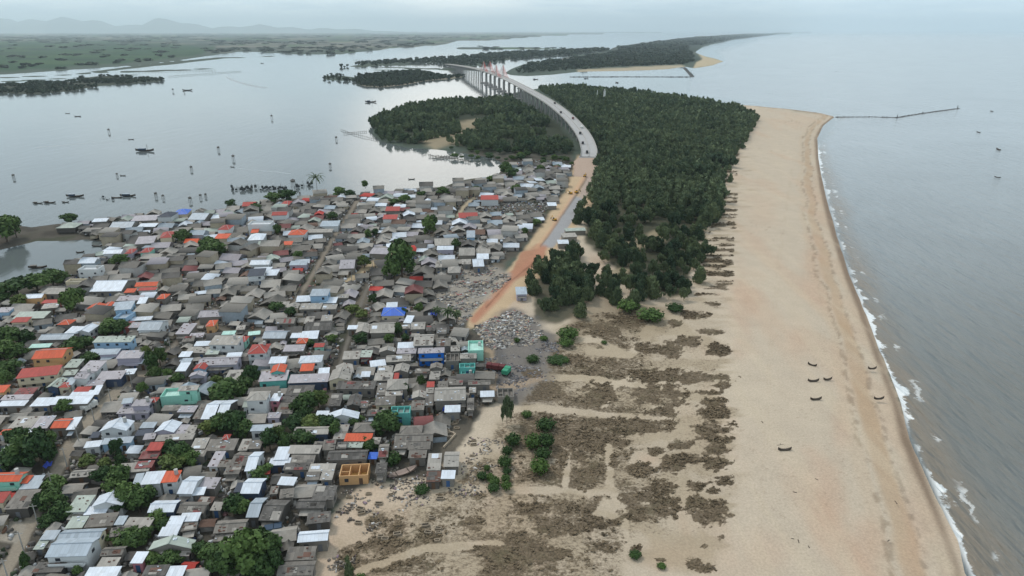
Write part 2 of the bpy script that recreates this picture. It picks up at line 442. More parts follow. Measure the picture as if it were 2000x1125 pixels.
put(wrack * .5, (122, 104, 84)); wrack = beach * sstep(1.2, .4, np.abs(wl - 8.2 - 2 * (fbm(GX / 9, GY / 14, 3, 109) - .5))) * sstep(.46, .62, fbm(GX / 2, GY / 3, 3, 110)); put(wrack * .45, (112, 96, 80))
specks = sstep(.70, .78, fbm(GX / 1.1, GY / 1.1, 3, 102, .7)) * sstep(.45, .62, fbm(GX / 40, GY / 60, 3, 103)) * beach
put(specks * .35, (140, 122, 102))
for L_ in ([(1470, 1125), (1490, 900), (1500, 700), (1520, 500), (1545, 330)], [(1478, 1125), (1497, 900), (1506, 700), (1525, 500), (1548, 330)], [(1430, 752), (1500, 748), (1590, 742)], [(1660, 1125), (1640, 900), (1615, 700), (1590, 500)]):
    put(sstep(1.6, .4, ldist(PX, PY, L_) + nP * 5) * .22 * beach, (168, 150, 128))
put(beach * sstep(7, 4, wl) * .5, (178, 158, 136))
put(beach * sstep(4.2, 1.6, SD) * .85, (116, 98, 82))
put(beach * sstep(.55, .7, fbm(GX / 5, GY / 60, 3, 97)) * .25, (192, 176, 152))
# forest floor
PINES = [(1052, 176), (1110, 172), (1200, 180), (1300, 192), (1380, 203), (1440, 216), (1476, 234), (1462, 262), (1440, 300), (1418, 345), (1405, 395), (1392, 440), (1370, 480), (1352, 530), (1345, 580), (1310, 590), (1270, 570), (1215, 560), (1190, 520), (1168, 498),
         (1140, 480), (1140, 430), (1160, 370), (1172, 310), (1160, 270), (1130, 230), (1090, 198)]
PINES_B = [(1040, 560), (1055, 505), (1100, 498), (1140, 520), (1150, 570), (1130, 620), (1085, 642), (1045, 632)]
CLUMP = [(732, 240), (780, 215), (860, 203), (940, 200), (1000, 195), (1040, 205), (1085, 235), (1120, 270), (1120, 305), (1060, 306), (990, 300), (920, 295), (870, 280), (800, 284), (740, 272)]
for P_, am in ((PINES, .93), (PINES_B, .85), (CLUMP, .9)):
    put(sstep(-4, 8, sdist(PX, PY, P_) + nP * 14) * am, (50, 54, 40))
for P_ in ([(1200, 478), (1290, 455), (1300, 475), (1240, 495)], [(1180, 530), (1240, 520), (1230, 545), (1190, 550)], [(1260, 405), (1290, 400), (1285, 415), (1262, 418)], [(820, 275), (900, 262), (905, 280), (850, 290)], [(895, 240), (930, 236), (935, 262), (900, 270)], [(905, 208), (975, 206), (972, 213), (910, 216)]):
    paint(P_, (150, 136, 112), 5, 8, .85)
paint([(1150, 566), (1200, 590), (1300, 600), (1300, 660), (1100, 660), (1130, 600)], (118, 104, 84), 12, 12, .6)
# islands and far shore
paint([(1362, 102), (1385, 112), (1416, 119), (1395, 127), (1352, 135), (1360, 122), (1372, 116)], (176, 160, 132), 1.5, 1)
paint([(1125, 137), (1200, 134), (1330, 127), (1345, 132), (1300, 138), (1200, 141), (1130, 143)], (170, 156, 132), 1, 1, .9)
for P_ in ([(1010, 146), (1120, 137), (1200, 131), (1335, 126), (1370, 118), (1352, 104), (1372, 90), (1430, 76), (1560, 64), (1300, 80), (1200, 96), (1100, 118), (1030, 128)],):
    paint(P_, (50, 60, 50), 2, 2)
paint([(1060, 117), (1120, 112), (1240, 104), (1250, 110), (1150, 122), (1080, 124)], (120, 112, 108), 2, 3, .7)
for L_ in (ISLE_A, ISLE_L, [(880, 128), (870, 118), (940, 108), (1030, 104), (1080, 106), (980, 116)]):
    paint(L_, (58, 62, 50), 1.5, 2)
paint([(694, 168), (745, 172), (800, 167), (900, 152), (905, 148), (890, 149), (800, 162), (745, 167)], (150, 140, 122), 1, 1, .8)
for L_ in DIKES: stroke(L_, 2.2, (66, 74, 60), 1.5, .9)
# building site, road, soil
paint([(1128, 306), (1174, 306), (1180, 340), (1172, 380), (1150, 410), (1118, 460), (1080, 500), (1062, 540), (1000, 600), (960, 640), (908, 652), (915, 625), (960, 570), (1012, 505), (1055, 450), (1095, 390), (1118, 345)], (184, 160, 130), 4, 6)
paint([(1140, 312), (1168, 312), (1174, 345), (1166, 385), (1148, 405), (1150, 372), (1146, 340)], (178, 140, 118), 3, 5, .8)
paint([(1022, 492), (1050, 482), (1068, 482), (1064, 508), (1030, 540), (990, 556), (955, 602), (932, 630), (920, 626), (962, 576), (1000, 530)], (162, 116, 92), 3, 8, .9)
paint([(955, 590), (985, 556), (1008, 548), (975, 590), (945, 622)], (196, 158, 128), 3, 8, .7)
paint([(835, 545), (900, 520), (968, 522), (1005, 545), (930, 610), (900, 645), (860, 610)], (150, 142, 132), 8, 12, .85)
paint([(925, 640), (1000, 605), (1040, 628), (1090, 660), (1095, 720), (1075, 790), (1000, 800), (955, 770), (965, 700)], (96, 93, 92), 10, 14, .85)
paint([(945, 685), (965, 685), (968, 760), (1060, 740), (1060, 752), (980, 775), (950, 770)], (158, 138, 116), 5, 6, .8)
paint([(1146, 312), (1166, 312), (1166, 345), (1150, 385), (1128, 392), (1144, 350)], (166, 150, 142), 2, 1, .8)
a_s = paint([(1120, 385), (1144, 392), (1122, 430), (1098, 465), (1080, 488), (1056, 486), (1082, 445), (1104, 410)], (150, 148, 148), 2, 1)
stroke([(1156, 306), (1150, 340), (1128, 380), (1092, 432), (1056, 484)], 4, (96, 88, 80), 1.5, .8)
stroke([(1164, 322), (1168, 352), (1158, 384)], 7, (168, 122, 98), 3, .8)
stroke([(1062, 488), (1040, 512), (1004, 545), (968, 588), (926, 630)], 13, (170, 122, 98), 5, .9)
stroke([(1040, 520), (990, 560), (950, 606)], 3, (120, 84, 66), 1.5, .7)
stroke([(1140, 350), (1108, 402), (1072, 458), (1048, 486)], 6, (190, 152, 122), 4, .7)
# lanes in the village
LANES = [([(5, 1140), (35, 1085), (62, 1030), (92, 965), (118, 915), (142, 872), (172, 830), (205, 795), (245, 760), (292, 725)], 24, (142, 132, 118)),
         ([(292, 725), (330, 690), (372, 650), (420, 610)], 8, (120, 112, 102)), ([(575, 600), (612, 540), (645, 480), (672, 440), (698, 395)], 8, (128, 118, 106)),
         ([(680, 555), (720, 525), (764, 500)], 13, (168, 150, 122)), ([(892, 430), (905, 408), (925, 390)], 7, (168, 152, 128)), ([(400, 640), (470, 660), (560, 640)], 6, (112, 106, 96)),
         ([(720, 560), (690, 640), (664, 720), (640, 800)], 6, (112, 106, 98)), ([(470, 740), (560, 760), (660, 745)], 6, (110, 104, 96))]
for L_, w_, c_ in LANES: stroke(L_, w_, c_, 3)
paint([(-60, 1000), (40, 1020), (55, 1040), (35, 1070), (-60, 1060)], (150, 142, 130), 4, 4)
# scrub density
zone = sstep(-10, 22, (fbm(GX / 24, GY / 4.0, 3, 141) - .55) * 150 * sstep(1250, 1400, PX) + sdist(PX, PY, [(1080, 640), (1180, 600), (1280, 590), (1350, 560), (1362, 480), (1400, 380), (1432, 300), (1446, 320), (1432, 420), (1432, 520), (1426, 640), (1434, 720), (1430, 860), (1438, 980), (1428, 1050), (1380, 1125), (1230, 1110), (1220, 1180), (640, 1240), (655, 1060), (720, 1000), (870, 955), (930, 900), (965, 830), (1010, 790), (1060, 730)]))
band = fbm(GX / 13, GY / 7.5, 4, 101); fine = fbm(GX / 2.6, GY / 2.0, 4, 111, .6)
edge = fbm(GX / 26, GY / 4.2, 3, 121)
east = sstep(1180, 1330, PX)
fld = (band * .62 + fine * .38) * (1 - east) + (band * .35 + edge * .42 + fine * .23) * east
thin = sstep(1100, 950, PX) * sstep(930, 1010, PY)
thin_f = fbm(GX / 5, GY / 4, 4, 171, .6)
SCRUB = zone * (.47 + .27 * sstep(.36, .62, band * .6 + thin_f * .4)) * (1 - .45 * east)
PATCH = [(785, 72, 65, 18), (718, 108, 34, 14), (850, 140, 45, 14), (610, 210, 60, 25), (690, 215, 50, 35), (760, 180, 50, 20), (880, 215, 45, 30), (640, 320, 120, 28), (800, 330, 140, 25), (900, 360, 40, 15), (440, 262, 42, 16), (400, 400, 75, 50), (640, 400, 110, 40), (660, 470, 60, 18), (690, 430, 80, 20),
         (860, 390, 50, 8), (855, 430, 55, 18), (870, 475, 65, 25), (860, 540, 80, 35), (870, 580, 60, 22), (880, 630, 55, 22), (880, 685, 55, 30), (560, 530, 150, 33), (500, 600, 35, 22), (632, 632, 32, 17), (570, 705, 50, 30), (700, 660, 40, 18), (770, 665, 55, 25), (740, 605, 50, 18), (700, 700, 50, 25), (790, 770, 45, 22),
         (650, 780, 60, 25), (680, 840, 70, 25), (560, 820, 65, 35), (610, 880, 120, 42), (790, 845, 50, 30), (860, 890, 85, 42), (905, 755, 50, 20), (885, 840, 40, 14), (865, 795, 25, 12), (465, 920, 30, 14), (900, 985, 22, 12), (830, 1022, 15, 9), (790, 1090, 35, 20), (840, 1110, 40, 18), (550, 1030, 24, 16), (658, 1078, 20, 10),
         (320, 640, 45, 38), (380, 720, 60, 42), (460, 670, 20, 30), (350, 760, 50, 26), (240, 640, 40, 40), (130, 310, 40, 20), (300, 250, 50, 14), (420, 140, 60, 30), (520, 90, 70, 30), (240, 950, 90, 30), (120, 870, 80, 26), (80, 980, 70, 24), (200, 1050, 90, 30), (-120, 930, 60, 26), (-430, 940, 55, 24), (-60, 1040, 90, 24), (360, 930, 60, 30), (450, 1020, 60, 24)]
wx_ = (fbm(PX / 17, PY / 8, 4, 181) - .5) * 1.1 + (fbm(PX / 5, PY / 3, 3, 185) - .5) * .7
pat = np.zeros(GX.shape)
for X_, Y_, rx, ry in PATCH:
    e_ = np.sqrt(((PX - 977 - X_ / 2.087) * 2.087 / (rx * 1.12)) ** 2 + ((PY - 586 - Y_ / 2.087) * 2.087 / (ry * 1.15)) ** 2)
    pat = np.maximum(pat, sstep(1.15, .72, e_ + wx_))
fringe = sstep(.47, .58, fbm(GX / 22, GY / 3.6, 3, 141)) * sstep(-4, 6, sdist(PX, PY, [(1400, 300), (1446, 300), (1440, 420), (1432, 560), (1402, 610), (1352, 590), (1372, 480), (1408, 390)]))
pat = np.maximum(pat, fringe)
PATHS = [[(930, 742), (1060, 744), (1130, 744), (1280, 764), (1420, 776)], [(930, 812), (1060, 803), (1180, 818), (1310, 828)], [(690, 985), (800, 968), (900, 962), (1080, 966), (1190, 972)], [(1188, 880), (1190, 960), (1212, 1000), (1226, 1060), (1230, 1125)],
         [(1150, 690), (1230, 700), (1262, 668), (1275, 640), (1330, 620)], [(1255, 660), (1300, 610), (1295, 595)], [(1180, 800), (1200, 760), (1230, 745)], [(1040, 662), (1160, 668), (1220, 700)], [(700, 1125), (830, 1080), (980, 1070)], [(1108, 900), (1104, 960)]]
for L_ in PATHS:
    SCRUB = SCRUB * sstep(2, 9, ldist(PX, PY, L_) + nP * 8)
for P_ in ([(1240, 890), (1310, 900), (1290, 925), (1230, 925)], [(1240, 1060), (1320, 1050), (1400, 1060), (1380, 1125), (1240, 1125)], [(720, 955), (860, 950), (840, 985), (700, 1000)], [(900, 880), (985, 880), (985, 900), (900, 905)], [(1180, 985), (1225, 985), (1215, 1020), (1160, 1010)], [(655, 1000), (700, 990), (720, 1060), (640, 1080)]):
    SCRUB = SCRUB * sstep(8, -8, sdist(PX, PY, P_) + nP * 10)
SCRUB = np.maximum(SCRUB, pat * (.42 + .8 * fbm(GX / 4, GY / 2.4, 4, 187)))
loose = sstep(.4, .6, fbm(GX / 8, GY / 8, 3, 131))
put(zone * (.25 + .35 * loose), (152, 136, 112))
SCRUB = np.clip(SCRUB * (.85 + .3 * nB), 0, 1)

Vt = np.stack([GX, GY, GZ], -1).reshape(-1, 3)
me = mesh_arrays('ground', Vt, grid_faces(NX, NY), C.reshape(-1, 3), {'scrub': SCRUB}, True)
m, t, b = nt('ground'); at = N(t, 'ShaderNodeAttribute', attribute_name='Col'); sc_ = N(t, 'ShaderNodeAttribute', attribute_name='scrub')
g = N(t, 'ShaderNodeNewGeometry').outputs['Position']
n1 = noise(t, g, .12, 6, .65); n2 = noise(t, g, 1.6, 5, .7); n3 = noise(t, g, .75, 6, .8, (1, 1.3, 1))
v = mathn(t, 'ADD', mathn(t, 'MULTIPLY', mathn(t, 'SUBTRACT', n1, .5), .28), mathn(t, 'MULTIPLY', mathn(t, 'SUBTRACT', n2, .5), .8))
c = mixc(t, 1.0, at.outputs['Color'], mathn(t, 'ADD', v, 1.0), 'MULTIPLY')
fm = ramp(t, mathn(t, 'ADD', sc_.outputs['Fac'], mathn(t, 'MULTIPLY', mathn(t, 'SUBTRACT', n3, .5), 1.5)), .33, .72)
scol = mixc(t, ramp(t, n2, .35, .7), lin(72, 62, 49), lin(114, 99, 80))
scol = mixc(t, ramp(t, n1, .52, .68, 0.0, .3), scol, lin(84, 84, 58))
c = mixc(t, mathn(t, 'MULTIPLY', fm, .92), c, scol)
t.links.new(c, b.inputs['Base Color']); b.inputs['Roughness'].default_value = .95; b.inputs['Specular IOR Level'].default_value = .1
bp = N(t, 'ShaderNodeBump', Strength=.5, Distance=.25); t.links.new(n3, bp.inputs['Height']); t.links.new(bp.outputs[0], b.inputs['Normal'])
tag(link('ground', me, m), kind='structure')

# ================================================================ water
WX, WY = 560, 420
uu = np.linspace(0, 1, WY)
wpy = 1420 + (60.35 - 1420) * (1 - (1 - uu) ** 1.6)
wPX, wPY = np.meshgrid(np.linspace(-560, 2560, WX), wpy)
wX, wY = G_arr(wPX, wPY)
wy_ok = np.minimum(wY, 84000.0); k_ = wy_ok / wY; wX = wX * k_; wY = wy_ok
wSD = shore_distance(wX, wY, wPX, wPY)
seaside = sstep(-6, 10, sdist(wPX, wPY, [(1640, 61), (1500, 70), (1400, 100), (1416, 120), (1345, 140), (1340, 190), (1480, 206), (1640, 228), (1590, 300), (1700, 660), (1950, 1250), (2050, 1450), (2600, 1450), (2600, 61)]))
cw = np.zeros(wX.shape + (3,), np.float32)
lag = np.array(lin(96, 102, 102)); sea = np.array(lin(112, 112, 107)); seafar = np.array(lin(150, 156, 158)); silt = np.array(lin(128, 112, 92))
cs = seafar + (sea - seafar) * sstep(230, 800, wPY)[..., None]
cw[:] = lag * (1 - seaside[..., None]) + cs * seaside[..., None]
nz = fbm(wX / 60, wY / 60, 3, 5)
cw *= (.9 + .2 * nz)[..., None]
sh = sstep(-18, -1, wSD + (nz - .5) * 16) * seaside * .7
cw = cw * (1 - sh[..., None]) + silt * sh[..., None]
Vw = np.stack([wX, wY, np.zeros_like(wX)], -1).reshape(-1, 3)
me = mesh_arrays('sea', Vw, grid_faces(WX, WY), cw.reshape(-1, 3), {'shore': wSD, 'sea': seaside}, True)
m, t, b = nt('water'); at = N(t, 'ShaderNodeAttribute', attribute_name='Col')
sh_ = N(t, 'ShaderNodeAttribute', attribute_name='shore').outputs['Fac']; se_ = N(t, 'ShaderNodeAttribute', attribute_name='sea').outputs['Fac']
g = N(t, 'ShaderNodeNewGeometry').outputs['Position']
wa = noise(t, g, .42, 4, .6, (1, .16, 1), R(-42)); wb = noise(t, g, .12, 3, .55, (1, .22, 1), R(-46)); wc = noise(t, g, 1.5, 3, .6)
wl_ = noise(t, g, .02, 3, .5, (1, .3, 1), R(60))
hgt = mathn(t, 'ADD', mathn(t, 'MULTIPLY', wb, 2.2), mathn(t, 'ADD', mathn(t, 'MULTIPLY', wa, .75), mathn(t, 'MULTIPLY', wc, .12)))
bp = N(t, 'ShaderNodeBump', Distance=3.2); t.links.new(hgt, bp.inputs['Height'])
sp = N(t, 'ShaderNodeSeparateXYZ'); t.links.new(g, sp.inputs[0]); near_ = ramp(t, sp.outputs[1], 110.0, 900.0, 1.0, .16)
t.links.new(mathn(t, 'ADD', mathn(t, 'MULTIPLY', mathn(t, 'MULTIPLY', se_, near_), .95), mathn(t, 'MULTIPLY', wl_, .06)), bp.inputs['Strength']); t.links.new(bp.outputs[0], b.inputs['Normal'])
t.links.new(mathn(t, 'ADD', mathn(t, 'MULTIPLY', se_, .12), .06), b.inputs['Roughness'])
b.inputs['IOR'].default_value = 1.33; b.inputs['Specular IOR Level'].default_value = .5
f1 = noise(t, g, .045, 3, .6); f2 = noise(t, g, .6, 5, .7); f3 = noise(t, g, .16, 4, .7)
wid = mathn(t, 'ADD', .7, mathn(t, 'MULTIPLY', ramp(t, mathn(t, 'ADD', mathn(t, 'MULTIPLY', f1, .7), mathn(t, 'MULTIPLY', f3, .3)), .42, .66), 4.0))
edge_ = mathn(t, 'ADD', sh_, mathn(t, 'ADD', wid, mathn(t, 'MULTIPLY', mathn(t, 'SUBTRACT', f2, .5), 2.6)))
br = mathn(t, 'ADD', sh_, mathn(t, 'ADD', mathn(t, 'MULTIPLY', mathn(t, 'SUBTRACT', f3, .5), 10.0), mathn(t, 'MULTIPLY', mathn(t, 'SUBTRACT', f2, .5), 2.0)))
l2 = mathn(t, 'MULTIPLY', mathn(t, 'MULTIPLY', ramp(t, br, -8.2, -7.2), ramp(t, br, -5.6, -6.4)), ramp(t, f1, .54, .62, 0.0, .55))
fo = mathn(t, 'MULTIPLY', mathn(t, 'MAXIMUM', ramp(t, edge_, -.2, .9), l2), se_, True)
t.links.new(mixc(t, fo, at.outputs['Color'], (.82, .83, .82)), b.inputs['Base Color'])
tag(link('sea', me, m), kind='structure')

# distant ranges
def hills(name, pts, dist, depth):
    vs = []; n = len(pts); rows = 14
    for j in range(rows):
        k = j / (rows - 1); prof = math.sin(math.pi * min(1, k * 1.0)) if k < .5 else math.sin(math.pi * k)
        for i, (px, hh) in enumerate(pts):
            y = dist + depth * k
            x = (px - 1000) / F * dist * 1.0
            nn = random.uniform(.9, 1.06) if 0 < j < rows - 1 else 1
            vs.append((x, y, max(-2, hh * prof * nn) if 0 < j < rows - 1 else -3))
    return mesh_arrays(name, np.array(vs), grid_faces(n, rows), None, None, True)
pl = []
for i in range(90):
    px = -700 + i * 17
    e = 430 * math.exp(-((px - 120) / 150) ** 2) + 300 * math.exp(-((px - 330) / 60) ** 2) + 420 * math.exp(-((px + 150) / 160) ** 2) + 200 * math.exp(-((px - 470) / 110) ** 2) + 120 * math.exp(-((px - 640) / 130) ** 2) + 380 * math.exp(-((px + 500) / 160) ** 2)
    pl.append((px, e * (1 + .22 * math.sin(i * 1.7) + .12 * math.sin(i * .61 + 2)) + 5))
tag(link('hills', hills('hills', [(a_, b_ * 1.75) for a_, b_ in pl], 46000, 6000), plain('hill_cover', lin(66, 82, 66), var=.1, sc=.001)), kind='structure')
